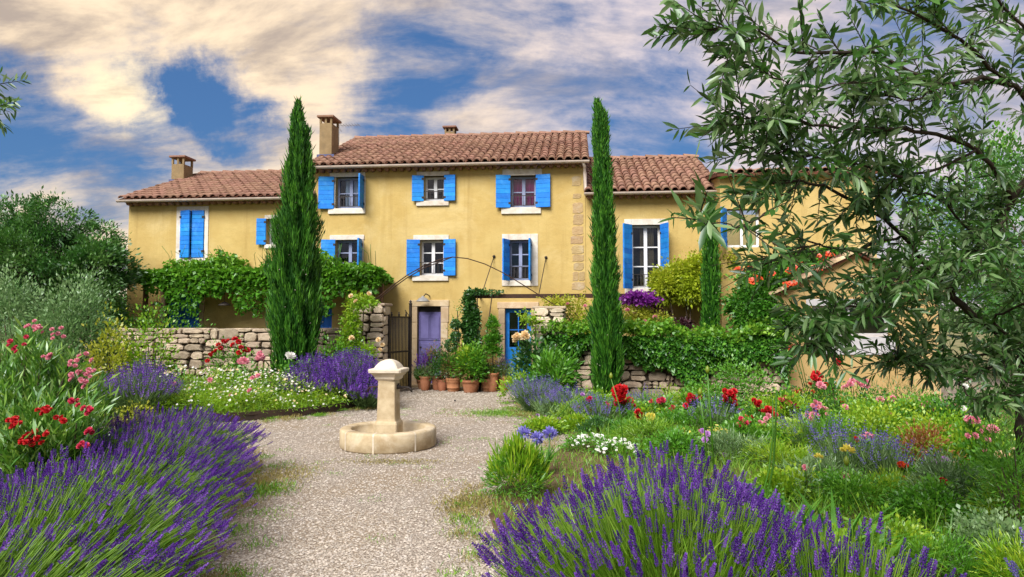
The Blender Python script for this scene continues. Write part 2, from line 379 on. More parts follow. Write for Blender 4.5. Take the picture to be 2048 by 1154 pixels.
pmat('shed_trim', (.46, .45, .46), (.38, .37, .38), 6, .85, .2, 80, .2)
# ------------------------------------------------------------------ ground, gravel court, beds
def sheet(name, pts, z, mat):
    me = bpy.data.meshes.new(name); me.from_pydata([(x, y, z) for x, y in pts], [], [tuple(range(len(pts)))]); me.update()
    o = O(name, me, M[mat]); o['kind'] = 'structure'; return o
sheet('ground', [(-900, -300), (900, -300), (900, 1500), (-900, 1500)], -0.008, 'ground')
sheet('gravel_path', [(-16, -4), (14, -4), (14, 24), (-16, 24)], 0.0, 'gravel')
BED_R = [(.35, 1.0), (.05, 3.0), (-.02, 4.6), (-.20, 6.0), (-.12, 7.0), (.35, 8.2), (.72, 9.3), (.85, 10.2), (.55, 11.2), (.35, 12.6), (.15, 14.2), (.35, 15.0), (6.2, 14.4), (9.6, 14.2), (12.0, 12.0), (12.0, 1.0)]
BED_LF = [(-1.55, 1.0), (-1.8, 3.0), (-2.15, 4.6), (-2.7, 6.4), (-3.15, 8.0), (-3.9, 8.9), (-6, 9.2), (-12, 9.2), (-12, 1.0)]
BED_LB = [(-12, 10.9), (-7.5, 10.9), (-5.6, 11.1), (-4.4, 11.6), (-3.5, 12.35), (-3.0, 13.2), (-2.75, 14.2), (-2.7, 15.2), (-5, 15.7), (-12, 16.3)]
sheet('bed_soil', BED_R, 0.014, 'soil'); sheet('bed_soil', BED_LF, 0.014, 'soil'); sheet('bed_soil', BED_LB, 0.10, 'soil')
def hills():
    V, F = [], []; n = 72
    for r, k in ((110, 0), (150, .55), (210, 1.0), (420, .9)):
        for i in range(n):
            a = 2 * math.pi * i / n; V.append((r * math.cos(a), r * math.sin(a), -.3 + k * (7 + 4 * math.sin(3 * a + 1) + 2.5 * math.sin(7 * a + 2) + 1.2 * math.sin(17 * a))))
    for q in range(3):
        for i in range(n): j = (i + 1) % n; F.append((q * n + i, q * n + j, (q + 1) * n + j, (q + 1) * n + i))
    me = bpy.data.meshes.new('hills'); me.from_pydata(V, [], F); me.polygons.foreach_set('use_smooth', [True] * len(F)); me.update(); o = O('hills', me, pmat('hillside', (.05, .10, .03), (.09, .13, .045), .12, .95, .6, 1.5, .1, c3=(.04, .075, .025))); o['kind'] = 'structure'
hills()
def in_poly(P, poly):
    x, y = P[:, 0], P[:, 1]; ins = np.zeros(len(P), bool); n = len(poly)
    for i in range(n):
        x0, y0 = poly[i]; x1, y1 = poly[(i + 1) % n]
        c = ((y0 > y) != (y1 > y)) & (x < (x1 - x0) * (y - y0) / (y1 - y0 + 1e-12) + x0); ins ^= c
    return ins
# steel edging of the round bed
def edging():
    pts = BED_LB[0:8]; dense = []
    for i in range(len(pts) - 1):
        for t in np.linspace(0, 1, 8, endpoint=False): dense.append(Vector((pts[i][0] + (pts[i + 1][0] - pts[i][0]) * t, pts[i][1] + (pts[i + 1][1] - pts[i][1]) * t, 0)))
    dense.append(Vector((*pts[-1], 0)))
    for _ in range(6): dense = [dense[0]] + [(dense[i - 1] + dense[i] * 2 + dense[i + 1]) / 4 for i in range(1, len(dense) - 1)] + [dense[-1]]
    mb = MB(); V = []; F = []
    for i, p in enumerate(dense):
        t = (dense[min(i + 1, len(dense) - 1)] - dense[max(i - 1, 0)]).normalized(); nr = Vector((t.y, -t.x, 0)) * .012
        V += [p + nr, p - nr, p - nr + Vector((0, 0, .15)), p + nr + Vector((0, 0, .15))]
    for i in range(len(dense) - 1):
        a, b = 4 * i, 4 * i + 4
        F += [(a, b, b + 3, a + 3), (a + 3, b + 3, b + 2, a + 2), (a + 1, a + 2, b + 2, b + 1)]
    mb.add(V, F); tag(mb.build('bed_edging', M['steel_edge']), 'dark rusted steel edging curving round the raised daisy bed', 'edging')
edging()

# loose pebbles on the gravel
def pebbles():
    N = 130000
    Y = 4.2 + (17.2 - 4.2) * RG.random(N) ** 1.9; X = (RG.random(N) * 2 - 1) * np.minimum(Y * .5, 5)
    P = np.c_[X, Y, np.zeros(N)]
    k = ~in_poly(P, BED_R) & ~in_poly(P, BED_LF) & ~in_poly(P, BED_LB); P = P[k]; N = len(P)
    s = (.0038 + .0075 * RG.random(N) ** 2.4) * (1 + .07 * (P[:, 1] - 4)); P[:, 2] = s * .25
    base = np.array([(1, 0, 0), (0, 1, 0), (-1, 0, 0), (0, -1, 0), (.1, .1, 1), (0, 0, -1)], float)
    an = RG.random(N) * 6.28; c, sn = np.cos(an), np.sin(an)
    V = np.repeat(base[None], N, 0) * (1 + .35 * (RG.random((N, 6, 3)) - .5)); V[:, :, 2] *= .62; V[:, :, 0] *= 1.35
    x = V[:, :, 0] * c[:, None] - V[:, :, 1] * sn[:, None]; y = V[:, :, 0] * sn[:, None] + V[:, :, 1] * c[:, None]
    V = np.stack([x, y, V[:, :, 2]], 2) * s[:, None, None] + P[:, None, :]
    f = np.array([(0, 1, 4), (1, 2, 4), (2, 3, 4), (3, 0, 4)])
    F = (np.arange(N) * 6)[:, None, None] + f[None]
    o = O('gravel', npmesh('gravel', V.reshape(-1, 3), F.reshape(-1, 3), np.repeat(RG.random(N), 4)), M['pebble'], kind='stuff')
    o['label'] = 'loose pale grey and beige gravel stones on the path'; o['category'] = 'gravel'
pebbles()

# ------------------------------------------------------------------ farmhouse
YAW = math.radians(5.5)
HO = Vector((0, 17.3, 0)); HU = Vector((math.cos(YAW), -math.sin(YAW), 0)); HN = Vector((-math.sin(YAW), -math.cos(YAW), 0))
def fac(px, py, off=0.0):
    d = ray(px, py); c = Vector((0, 0, EYE)); q = HO + HN * off
    t = (q - c).dot(HN) / d.dot(HN); p = c + d * t
    return (p - HO).dot(HU), p.z
def fu(px, py=480, off=0.0): return fac(px, py, off)[0]
def fz(px, py, off=0.0): return fac(px, py, off)[1]
def hloc(u, off, z=0): return HO + HU * u + HN * off + Vector((0, 0, z))

def wall_mesh(u0, u1, z1, depth, holes, gable=0.0, run=0.0, t=.30):
    """front with rectangular openings and their reveals, closed sides, back and gables"""
    us = sorted({u0, u1, *[h[0] for h in holes], *[h[1] for h in holes]}); zs = sorted({0.0, z1, *[h[2] for h in holes], *[h[3] for h in holes]})
    mb = MB()
    inside = lambda u, z: any(h[0] < u < h[1] and h[2] < z < h[3] for h in holes)
    for i in range(len(us) - 1):
        for j in range(len(zs) - 1):
            if inside((us[i] + us[i + 1]) / 2, (zs[j] + zs[j + 1]) / 2): continue
            for y, fl in ((0, 0), (t, 1)):
                q = [(us[i], y, zs[j]), (us[i + 1], y, zs[j]), (us[i + 1], y, zs[j + 1]), (us[i], y, zs[j + 1])]
                mb.add(q[::-1] if fl else q, [(0, 1, 2, 3)])
    for a, b, c, d in holes:
        mb.add([(a, 0, c), (a, t, c), (a, t, d), (a, 0, d)], [(0, 1, 2, 3)]); mb.add([(b, 0, c), (b, 0, d), (b, t, d), (b, t, c)], [(0, 1, 2, 3)])
        mb.add([(a, 0, d), (a, t, d), (b, t, d), (b, 0, d)], [(0, 1, 2, 3)]); mb.add([(a, 0, c), (b, 0, c), (b, t, c), (a, t, c)], [(0, 1, 2, 3)])
    for u, fl in ((u0, 0), (u1, 1)):
        pts = [(u, 0, 0), (u, depth, 0), (u, depth, z1), (u, min(run, depth), z1 + gable), (u, 0, z1)]
        mb.add(pts if fl else pts[::-1], [tuple(range(5))])
    mb.add([(u0, depth, 0), (u1, depth, 0), (u1, depth, z1), (u0, depth, z1)], [(3, 2, 1, 0)])
    return mb
TILE = []
def tile_mesh(L=.40, r0=.098, r1=.078, seg=6):
    V, F = [], []
    for (y, r, dz) in ((0, r0, .022), (L, r1, 0.0)):
        for k in range(seg + 1):
            a = math.pi * k / seg; V.append((r * math.cos(a), y, r * .86 * math.sin(a) + dz))
    for k in range(seg + 1):
        a = math.pi * k / seg; V.append(((r0 - .017) * math.cos(a), .0, (r0 - .017) * .80 * math.sin(a) + .016))
    n = seg + 1
    for k in range(seg): F += [(k, k + 1, n + k + 1, n + k), (2 * n + k, 2 * n + k + 1, k + 1, k)]
    return np.array(V), np.array(F)
def roof(thing, u0, u1, ze, run, rise, ov, limit=300, side=.10, seed=1):
    a = math.atan2(rise, run + ov); S = math.hypot(rise, run + ov); rg = random.Random(seed)
    mb = MB(); t = .05; y0, z0 = -ov, ze; y1, z1 = run, ze + rise
    V = []
    for u in (u0 - side, u1 + side): V += [(u, y0, z0), (u, y1, z1), (u, y1 + run + ov, z0), (u, y0, z0 - t), (u, y1, z1 - t), (u, y1 + run + ov, z0 - t)]
    mb.add(V, [(0, 6, 7, 1), (1, 7, 8, 2), (3, 4, 10, 9), (4, 5, 11, 10), (0, 3, 9, 6), (2, 8, 11, 5), (0, 1, 4, 3), (1, 2, 5, 4), (6, 9, 10, 7), (7, 10, 11, 8)])
    r = mb.build('roof', M['roof_bed'], thing)
    TV, TF = tile_mesh(); tm = [npmesh('tile', TV * np.array([s, 1, s]), TF, smooth=False) for s in (1.0, .96, 1.04)]
    for m_ in tm: m_.materials.append(M['roof_tile']); m_.polygons.foreach_set('use_smooth', [i % 2 == 0 for i in range(len(m_.polygons))])
    W = u1 - u0 + 2 * side; nc = max(2, round(W / .212)); dx = W / nc; expo = .335; nr = int(math.ceil((S - .12) / expo))
    cs, sn = math.cos(a), math.sin(a); n = 0; rest = []; rr = []
    for j in range(nr):
        for i in range(nc):
            u = u0 - side + dx * (i + .5) + rg.uniform(-.012, .012); s_ = -.05 + j * expo + rg.uniform(-.012, .012); h = .008
            y = y0 + s_ * cs - h * sn; z = z0 + s_ * sn + h * cs; yw = rg.uniform(-.03, .03)
            if n < limit:
                O('tile', tm[n % 3], None, r, (u, y, z), (a, rg.uniform(-.03, .03), yw)); n += 1
            else:
                R = np.array(Matrix.Rotation(a, 3, 'X')); rest.append((TV @ R.T + np.array([u, y, z]), TF)); rr += [rg.random()] * len(TF)
    if rest:
        V, F = joinVF(rest); O('roof_tiles', npmesh('roof_tiles', V, F, rr), M['roof_tile'], r, kind='stuff')
    k = int(W / .36)
    for i in range(k):
        O('ridge_tile', tm[i % 3], None, r, (u0 - side + W * i / k, y1, z1 + .0), (0, 0, -math.pi / 2 + rg.uniform(-.02, .02)), 1.12)
    # gutter and scalloped tile cornice
    g = MB(); V, F = [], []; yc = -ov - .062; seg = 8
    for u in (u0 - side, u1 + side):
        for k in range(seg + 1):
            an = math.pi + math.pi * k / seg; V.append((u, yc + .062 * math.cos(an), z0 - .035 + .062 * math.sin(an)))
        for k in range(seg + 1):
            an = 2 * math.pi - math.pi * k / seg; V.append((u, yc + .054 * math.cos(an), z0 - .035 + .054 * math.sin(an)))
    m_ = 2 * (seg + 1)
    F = [(k, (k + 1) % m_, m_ + (k + 1) % m_, m_ + k) for k in range(m_)]
    g.add(V, F, False); g.f += [tuple(range(m_))[::-1], tuple(range(m_, 2 * m_))]; g.sm += [False, False]
    g.build('gutter', M['gutter_metal'], thing)
    c = MB(); c.box(u0, u1, -ov * .9, -.003, z0 - .075, z0 - .052); nb = int((u1 - u0) / .19)
    for i in range(nb):
        u = u0 + (i + .5) * (u1 - u0) / nb
        c.tube([(u, -ov * .75, z0 - .095), (u, .0, z0 - .095)], .062, 6)
    c.build('cornice', M['roof_tile'], thing, kind='stuff')
    return a
def chimney(thing, u0, u1, y0, y1, zb, zt, capdz=.30):
    mb = MB(); mb.bbox(u0, u1, y0, y1, zb, zt, .01); ch = mb.build('chimney', M['chimney_render'], thing)
    s = .055
    for (x, y) in ((u0, y0), (u1 - s, y0), (u0, y1 - s), (u1 - s, y1 - s), ((u0 + u1 - s) / 2, y0)):
        MB().box(x, x + s, y, y + s, zt - .003, zt + capdz).build('chimney_post', M['chimney_render'], ch)
    o = .06; mb = MB(); mb.bbox(u0 - o, u1 + o, y0 - o, y1 + o, zt + capdz - .002, zt + capdz + .06, .012); mb.build('chimney_cap', M['roof_tile'], ch)
    MB().box(u0 - .05, u1 + .08, y0 - .05, y0 - .004, zb + .02, zb + .16).build('flashing', M['lead'], ch)

def shutter(thing, hu, w, z0, z1, ang, side, mat='blue_paint', horizontal=True, label=None):
    """hinged at hu on the wall face; side -1: left leaf, +1: right leaf; ang 0 closed .. 180 flat on the wall"""
    a = math.radians(ang)
    # leaf local: x from hinge to free edge, y thickness outwards
    rz = (a if side > 0 else -a) + (math.pi if side > 0 else 0)
    h = z1 - z0; sg = -1 if side > 0 else 1                  # sg: which face looks into the room when closed
    me = MB().box(.004, w - .004, min(0, sg * .016), max(0, sg * .016), .004, h - .004).mesh('shutter'); me.materials.append(M[mat])
    e = O('shutter', me, None, thing, (hu, -.035, z0), (0, 0, rz))
    n = max(4, round(h / .12)) if horizontal else 3; ya, yb = (-.017, -.0005) if sg > 0 else (.0005, .017)
    for i in range(n):
        if horizontal: b = MB().bbox(0, w, ya, yb, h * i / n + .002, h * (i + 1) / n - .002, .006)
        else: b = MB().bbox(w * i / n + .002, w * (i + 1) / n - .002, ya, yb, 0, h, .006)
        b.build('plank', M[mat], e)
        if horizontal:
            yc, yd = (.0165, .026) if sg > 0 else (-.026, -.0165); MB().bbox(.0, w, yc, yd, h * i / n + .002, h * (i + 1) / n - .002, .004).build('plank', M[mat], e)
    for zc in (h * .14, h * .86): MB().box(-.012, .05, -.029, .029, zc - .028, zc + .028).build('hinge', M['iron'], e)
    return e
def window(thing, x0, y0, x1, y1, rows, lint=None, sill=None, shut=(), curtain=None, rail=True, jamb=.0, cols=2, surround=None, fm='white_paint'):
    """pixel rectangle of the opening -> hole in the wall, frame, panes, lintel, sill, shutters"""
    ym = (y0 + y1) / 2; xm = (x0 + x1) / 2
    u0, u1 = fu(x0, ym), fu(x1, ym); z0, z1 = fz(xm, y1), fz(xm, y0); thing_holes.append((u0, u1, z0, z1)); D = .17
    def late():
        fr = MB(); fw = .055
        fr.box(u0, u0 + fw, D, D + .05, z0, z1); fr.box(u1 - fw, u1, D, D + .05, z0, z1); fr.box(u0 + fw, u1 - fw, D, D + .05, z1 - fw, z1); fr.box(u0 + fw, u1 - fw, D, D + .05, z0, z0 + .075)
        um = (u0 + u1) / 2; fr.box(um - .042, um + .042, D - .006, D + .056, z0 + .075, z1 - fw)
        zz = [z0 + .075 + (z1 - fw - z0 - .075) * k / rows for k in range(rows + 1)]
        for k in range(1, rows):
            for (a, b) in ((u0 + fw, um - .042), (um + .042, u1 - fw)): fr.box(a, b, D + .008, D + .042, zz[k] - .014, zz[k] + .014)
        w = fr.build('window', M[fm], thing)
        for k in range(rows):
            for (a, b) in ((u0 + fw, um - .042), (um + .042, u1 - fw)):
                MB().box(a - .005, b + .005, D + .02, D + .028, zz[k] + .01, zz[k + 1] - .01).build('pane', M['glass'], w)
        if curtain:
            cm, a, b, hh = curtain; V, F = [], []; n = 26; ca, cb_ = u0 + (u1 - u0) * a, u0 + (u1 - u0) * b
            for i in range(n + 1):
                u = ca + (cb_ - ca) * i / n; y = D + .085 + .028 * math.sin(i * 1.55) ; V += [(u, y, z0 + .02), (u, y, z0 + (z1 - z0) * hh)]
            F = [(2 * i, 2 * i + 2, 2 * i + 3, 2 * i + 1) for i in range(n)]
            MB().add(V, F, True).build('curtain', M[cm], w)
        if lint:
            a, b, c, d = lint; MB().bbox(fu(a, c), fu(b, c), -.025, .16, z1, fz(xm, c), .008).build('lintel', M['limestone'], w)
        if sill:
            a, b, c, d = sill; MB().bbox(fu(a, d), fu(b, d), -.05, .16, fz(xm, d), z0, .008).build('sill', M['limestone'], w)
        if surround:
            a, b, c, d = surround; ua, ub = fu(a, ym), fu(b, ym)
            MB().bbox(ua, u0, -.022, .15, fz(xm, d), fz(xm, c), .006).build('jamb', M['limestone'], w); MB().bbox(u1, ub, -.022, .15, fz(xm, d), fz(xm, c), .006).build('jamb', M['limestone'], w)
            MB().bbox(u0 + .002, u1 - .002, -.022, .15, z1, fz(xm, c), .006).build('lintel', M['limestone'], w); MB().bbox(u0 + .002, u1 - .002, -.04, .15, fz(xm, d), z0, .006).build('sill', M['limestone'], w)
        elif lint:
            for (a, b) in ((u0 - .07, u0 - .001), (u1 + .001, u1 + .07)): MB().bbox(a, b, -.012, .15, z0 + .002, z1 - .002, .005).build('jamb', M['limestone'], w)
        if rail:
            r = MB(); h = min(.34, (z1 - z0) * .36); r.box(u0, u1, -.018, -.004, z0 + h, z0 + h + .016); r.box(u0, u1, -.018, -.004, z0 + .05, z0 + .064); nb = max(5, int((u1 - u0) / .09))
            for i in range(nb): u = u0 + (i + .5) * (u1 - u0) / nb; r.box(u - .006, u + .006, -.016, -.006, z0 + .05, z0 + h + .008)
            r.build('railing', M['iron'], w)
        for s in shut:
            side, ang, wd = s[:3]; sx = s[3] if len(s) > 3 else 0.0
            shutter(thing, (u0 - sx) if side < 0 else (u1 + sx), wd, z0 - .01, z1 + .01, ang, side)
    return late
def door_hole(x0, x1, ytop, zb=0.0):
    u0, u1 = fu(x0, ytop), fu(x1, ytop); z1 = fz((x0 + x1) / 2, ytop); thing_holes.append((u0, u1, zb, z1)); return u0, u1, z1

RZ = -YAW
# ---- main block
main = E('farmhouse', 'tall ochre farmhouse block with six blue-shuttered windows and a purple door', 'house', HO, RZ)
mu0, mu1 = fu(624, 450), fu(1171, 450); ZE = fz(900, 327, .25) + .02; RUN = 3.7; RISE = fz(0, 0) * 0 + 0.0
def ridge_rise(px, py, ze, run):           # height of the ridge seen at (px,py), standing `run` behind the facade
    return fz(px, py, -run) - ze
RISE = ridge_rise(930, 268, ZE, RUN) - .08
thing_holes = []; late = []
late += [window(main, 671, 354, 726, 417, 2, (660, 731, 345, 0), (657, 731, 417, 428), ((-1, 172, .40, .03), (1, 92, .38, .02)), ('curtain_white', .25, 1, 1), fm='frame_blue'),
         window(main, 848, 352, 889, 402, 2, (834, 899, 343, 0), (833, 898, 402, 412), ((-1, 170, .30), (1, 172, .30)), None),
         window(main, 1021, 351, 1072, 415, 2, (1005, 1084, 338, 0), (1003, 1082, 415, 428), ((-1, 170, .37), (1, 172, .37)), ('curtain_plum', 0, 1, 1), fm='frame_blue'),
         window(main, 671, 480, 722, 551, 3, (660, 729, 470, 0), (660, 729, 551, 562), ((-1, 170, .36), (1, 95, .36, .02)), None, fm='frame_blue'),
         window(main, 840, 480, 888, 551, 3, (827, 898, 470, 0), (825, 897, 551, 562), ((-1, 170, .335), (1, 172, .32)), None),
         window(main, 1018, 480, 1062, 561, 3, None, None, ((-1, 112, .33), (1, 88, .33)), None, fm='frame_blue', surround=(1004, 1076, 468, 572))]
pd0, pd1, pdz = door_hole(835, 882, 613); bd0, bd1, bdz = door_hole(1010, 1062, 617)
vd0, vd1, vdz = door_hole(640, 664, 610, .55)
wall_mesh(mu0, mu1, ZE - .06, 2 * RUN, thing_holes, RISE, RUN).build('wall', M['plaster'], main); MB().box(mu0 + .05, mu1 - .05, 1.1, 1.15, .02, ZE - .1).build('dark_backing', M['room_shade'], main)  # dark sheet added behind the windows so they look unlit
for f in late: f()
roof(main, mu0, mu1, ZE, RUN, RISE, .26, 300, .10, 3)
def door_frame(thing, u0, u1, z1, w, h, mat='door_stone'):
    n = 5
    for i in range(n):
        za, zb = z1 * i / n + .002, z1 * (i + 1) / n - .002; d = .02 * (i % 2)
        MB().bbox(u0 - w - d, u0, -.03, .2, za, zb, .01).build('door_jamb', M[mat], thing); MB().bbox(u1, u1 + w + .02 - d, -.03, .2, za, zb, .01).build('door_jamb', M[mat], thing)
    MB().bbox(u0 - w - .03, u1 + w + .03, -.035, .2, z1 + .002, z1 + h, .01).build('door_lintel', M[mat], thing)
    MB().bbox(u0 - w, u1 + w, -.14, .28, .0, .07, .012).build('doorstep', M[mat], thing)
door_frame(main, pd0, pd1, pdz, fu(835, 640) - fu(821, 640), fz(855, 600) - pdz)
door_frame(main, bd0, bd1, bdz, fu(1010, 640) - fu(997, 640), fz(1030, 604) - bdz)
# purple panelled door, dark strip above
dm = MB(); Y = .12; zt = pdz - .14
dm.bbox(pd0 + .002, pd1 - .002, Y, Y + .05, .075, zt, .004); d = dm.build('door', M['purple_paint'], main)
pw = pd1 - pd0
for (fa, fb, za, zb) in ((.10, .46, .62, .94), (.54, .90, .62, .94), (.10, .90, .42, .56), (.10, .46, .07, .37), (.54, .90, .07, .37)):
    a, b = pd0 + pw * fa, pd0 + pw * fb; c, e_ = .075 + (zt - .075) * za, .075 + (zt - .075) * zb
    MB().bbox(a, b, Y - .028, Y + .004, c, e_, .018).build('panel', M['purple_paint'], d)
    fr = MB(); 
    for q in ((a - .03, b + .03, e_ + .003, e_ + .028), (a - .03, b + .03, c - .028, c - .003)): fr.box(q[0], q[1], Y - .016, Y + .003, q[2], q[3])
    fr.box(a - .03, a - .005, Y - .0165, Y + .003, c - .003, e_ + .003); fr.box(b + .005, b + .03, Y - .0165, Y + .003, c - .003, e_ + .003)
    fr.build('moulding', M['purple_paint'], d)
MB().lathe([(.0, 0), (.022, .004), (.026, .02), (.012, .03), (.012, .05)], 10).build('handle', M['iron'], d, loc=(pd0 + .07, Y - .05, 1.0), rot=(-math.pi / 2, 0, 0))
MB().box(pd0, pd1, Y + .01, Y + .05, zt + .002, pdz).build('recess_shade', M['iron'], main)  # dark strip stands in for shade at the recess top
# blue half-glazed door
dm = MB(); zb = bdz; fw = .10; zm = .98
dm.box(bd0, bd0 + fw, Y, Y + .05, .075, zb); dm.box(bd1 - fw, bd1, Y, Y + .05, .075, zb); dm.box(bd0 + fw, bd1 - fw, Y, Y + .05, zb - fw, zb); dm.box(bd0 + fw, bd1 - fw, Y, Y + .05, zm - .06, zm + .03)
d = dm.build('door', M['blue_paint'], main)
um = (bd0 + bd1) / 2; zc = (zm + .03 + zb - fw) / 2
MB().box(um - .012, um + .012, Y + .01, Y + .045, zm + .03, zb - fw).box(bd0 + fw, um - .012, Y + .01, Y + .045, zc - .012, zc + .012).box(um + .012, bd1 - fw, Y + .01, Y + .045, zc - .012, zc + .012).build('glazing_bar', M['blue_paint'], d)
for (a, b) in ((bd0 + fw, um), (um, bd1 - fw)):
    for (c, e_) in ((zm + .03, zc), (zc, zb - fw)): MB().box(a, b, Y + .022, Y + .03, c, e_).build('pane', M['glass'], d)
for i in range(5):
    a = bd0 + fw + (bd1 - bd0 - 2 * fw) * i / 5; MB().bbox(a + .0015, a + (bd1 - bd0 - 2 * fw) / 5 - .0015, Y + .006, Y + .04, .075, zm - .06, .005).build('plank', M['blue_paint'], d)
# ground-floor blue shuttered opening behind the vine
for i in range(3):
    a = vd0 + (vd1 - vd0) * i / 3; MB().bbox(a + .0015, a + (vd1 - vd0) / 3 - .0015, .03, .07, .552, vdz, .005).build('plank', M['blue_paint_shaded'], main)
MB().bbox(vd0 - .1, vd1 + .1, -.06, .2, .45, .548, .01).build('sill', M['limestone'], main)
# quoin stones left bare at the corner
rg = random.Random(5); py = 352
QH = [(352, 372), (387, 397), (405, 427), (428, 450), (452, 470), (471, 488), (490, 508), (509, 523), (525, 541), (543, 562), (564, 580)]
for i, (a, b) in enumerate(QH):
    ua = fu(1140 + rg.uniform(-3, 8), a); ub = mu1 - rg.uniform(.0, .04) - .01; za, zb_ = fz(1155, b), fz(1155, a)
    if i in (0, 1): ub -= .05
    n = 1 if i < 2 else rg.choice((1, 1, 2))
    for k in range(n):
        x0 = ua + (ub - ua) * k / n; x1 = ua + (ub - ua) * (k + 1) / n - .012
        V, F = [], []; m_ = 14
        for (s_, y) in ((1.0, .002), (.985, -.005), (.93, -.009)):
            for q in range(m_):
                an = 2 * math.pi * q / m_ + .3; cx, cz = math.cos(an), math.sin(an); sq = 1 / max(abs(cx), abs(cz)); sq = 1 + (sq - 1) * .97
                jit = 1 + .07 * math.sin(q * 5.3 + i * 1.7 + k) * math.sin(q * 2.9 + i)
                V.append(((x0 + x1) / 2 + (x1 - x0) / 2 * cx * sq * s_ * jit, y, (za + zb_) / 2 + (zb_ - za) / 2 * cz * sq * s_ * jit))
        F = [(r * m_ + q, r * m_ + (q + 1) % m_, (r + 1) * m_ + (q + 1) % m_, (r + 1) * m_ + q) for r in range(2) for q in range(m_)] + [tuple(2 * m_ + q for q in range(m_))]
        MB().add(V, F).build('corner_stone', M['quoin'], main)
# chimneys, downpipe, wall lamp, ties
def chim_px(thing, x0, x1, ytop, back, zb, w=.75, cap=.28):
    """front face between two pixel columns, `back` metres behind the facade"""
    a, b = fu(x0, ytop, -back), fu(x1, ytop, -back); zt = fz((x0 + x1) / 2, ytop, -back); chimney(thing, a, b, back, back + w, zb, zt, cap)
zr = lambda ze, rise, run, y: ze + rise * (y + .26) / (run + .26)
chim_px(main, 639, 664, 246, .65, zr(ZE, RISE, RUN, .65) - .05, .55, .15)
chim_px(main, 889, 909, 263, 3.9, ZE + RISE - .3, .35, .12)
zl = fz(1172, 392)
MB().tube([(mu1 - .05, -.30, ZE - .08), (mu1 - .02, -.18, ZE - .16), (mu1 - .01, -.12, ZE - .3), (mu1, -.12, zl + .12), (mu1 + .06, -.2, zl + .03)], .045, 8).build('downpipe', M['gutter_metal'], main)
lu, lz = fac(846, 600, .25)
lm = MB(); lm.lathe([(.17, .0), (.165, .02), (.10, .085), (.04, .11), (.03, .14), (.0, .145)], 16, (lu, -.27)).build('lamp_shade', M['lamp_metal'], main, loc=(0, 0, lz - .04))
MB().tube([(lu + .02, -.27, lz + .09), (lu + .06, -.2, lz + .16), (lu + .10, -.08, lz + .13), (lu + .12, .0, lz + .10)], .014, 6).build('lamp_arm', M['iron'], main)

# ---- left wing
lw = E('farmhouse_wing', 'low ochre house wing with closed blue shutters behind the vine pergola', 'house', hloc(0, 0), RZ)
lu0, lu1 = fu(257, 460), mu0 - .006; LZE = fz(420, 397, .25) + .02; LRUN = 3.7; LRISE = ridge_rise(480, 342, LZE, LRUN) - .08
thing_holes = []
wl = window(lw, 362, 422, 409, 515, 3, None, None, ((-1, 17, .33), (1, 3, .33)), None, rail=False, surround=(353, 417, 413, 523))
w8 = window(lw, 533, 438, 566, 489, 2, (530, 570, 430, 0), (530, 570, 489, 497), ((-1, 168, .24),), None, rail=False)
ld0, ld1, ldz = door_hole(332, 400, 588)
wall_mesh(lu0, lu1, LZE - .06, 2 * LRUN, thing_holes, LRISE, LRUN).build('wall', M['plaster'], lw); MB().box(lu0 + .05, lu1 - .05, 1.1, 1.15, .02, LZE - .1).build('dark_backing', M['room_shade'], lw)
wl(); w8()
roof(lw, lu0, lu1, LZE, LRUN, LRISE, .26, 300, .12, 5)
chim_px(lw, 343, 368, 328, 2.4, zr(LZE, LRISE, LRUN, 2.4) - .1, .50, .20)
for i in range(2):
    a = ld0 + (ld1 - ld0) * i / 2; d = O('door', MB().bbox(a + .004, a + (ld1 - ld0) / 2 - .004, .12, .17, .02, ldz, .004).mesh('door'), M['blue_paint_shaded'], lw)
    for (za, zb_) in ((.1, .9), (1.05, ldz - .12)): MB().bbox(a + .09, a + (ld1 - ld0) / 2 - .09, .10, .125, za, zb_, .012).build('panel', M['blue_paint_shaded'], d)
door_frame(lw, ld0, ld1, ldz, .12, .14)

# ---- right wing
rw = E('farmhouse_wing', 'ochre house wing with a tall blue-shuttered window beside the slim cypress', 'house', hloc(0, 0), RZ)
ru0, ru1 = mu1 + .006, fu(1440, 450); RZE = fz(1310, 383, .25) + .02; RRUN = 3.5; RRISE = ridge_rise(1330, 311, RZE, RRUN) - .08
thing_holes = []
w9 = window(rw, 1263, 450, 1322, 577, 3, None, None, ((-1, 128, .36), (1, 112, .36)), ('curtain_tan', .32, .80, 1), surround=(1249, 1337, 438, 588))
wall_mesh(ru0, ru1, RZE - .06, 2 * RRUN, thing_holes, RRISE, RRUN).build('wall', M['plaster'], rw); MB().box(ru0 + .05, ru1 - .05, 1.1, 1.15, .02, RZE - .1).build('dark_backing', M['room_shade'], rw)
w9()
roof(rw, ru0, ru1, RZE, RRUN, RRISE, .26, 300, .04, 7)
MB().tube([(ru1 - .08, -.30, RZE - .08), (ru1 - .1, -.12, RZE - .25), (ru1 - .1, -.10, .05)], .045, 8).build('downpipe', M['gutter_metal'], rw)
MB().add([(ru0 + .02, -.2, RZE + .10), (ru0 + .02, RRUN, RZE + RRISE + .10), (ru0 + .02, RRUN, RZE + RRISE + .32), (ru0 + .02, -.2, RZE + .36), (ru0 + .10, -.2, RZE + .06), (ru0 + .10, RRUN, RZE + RRISE + .06)], [(0, 1, 2, 3), (0, 4, 5, 1)]).build('flashing', M['lead'], rw)

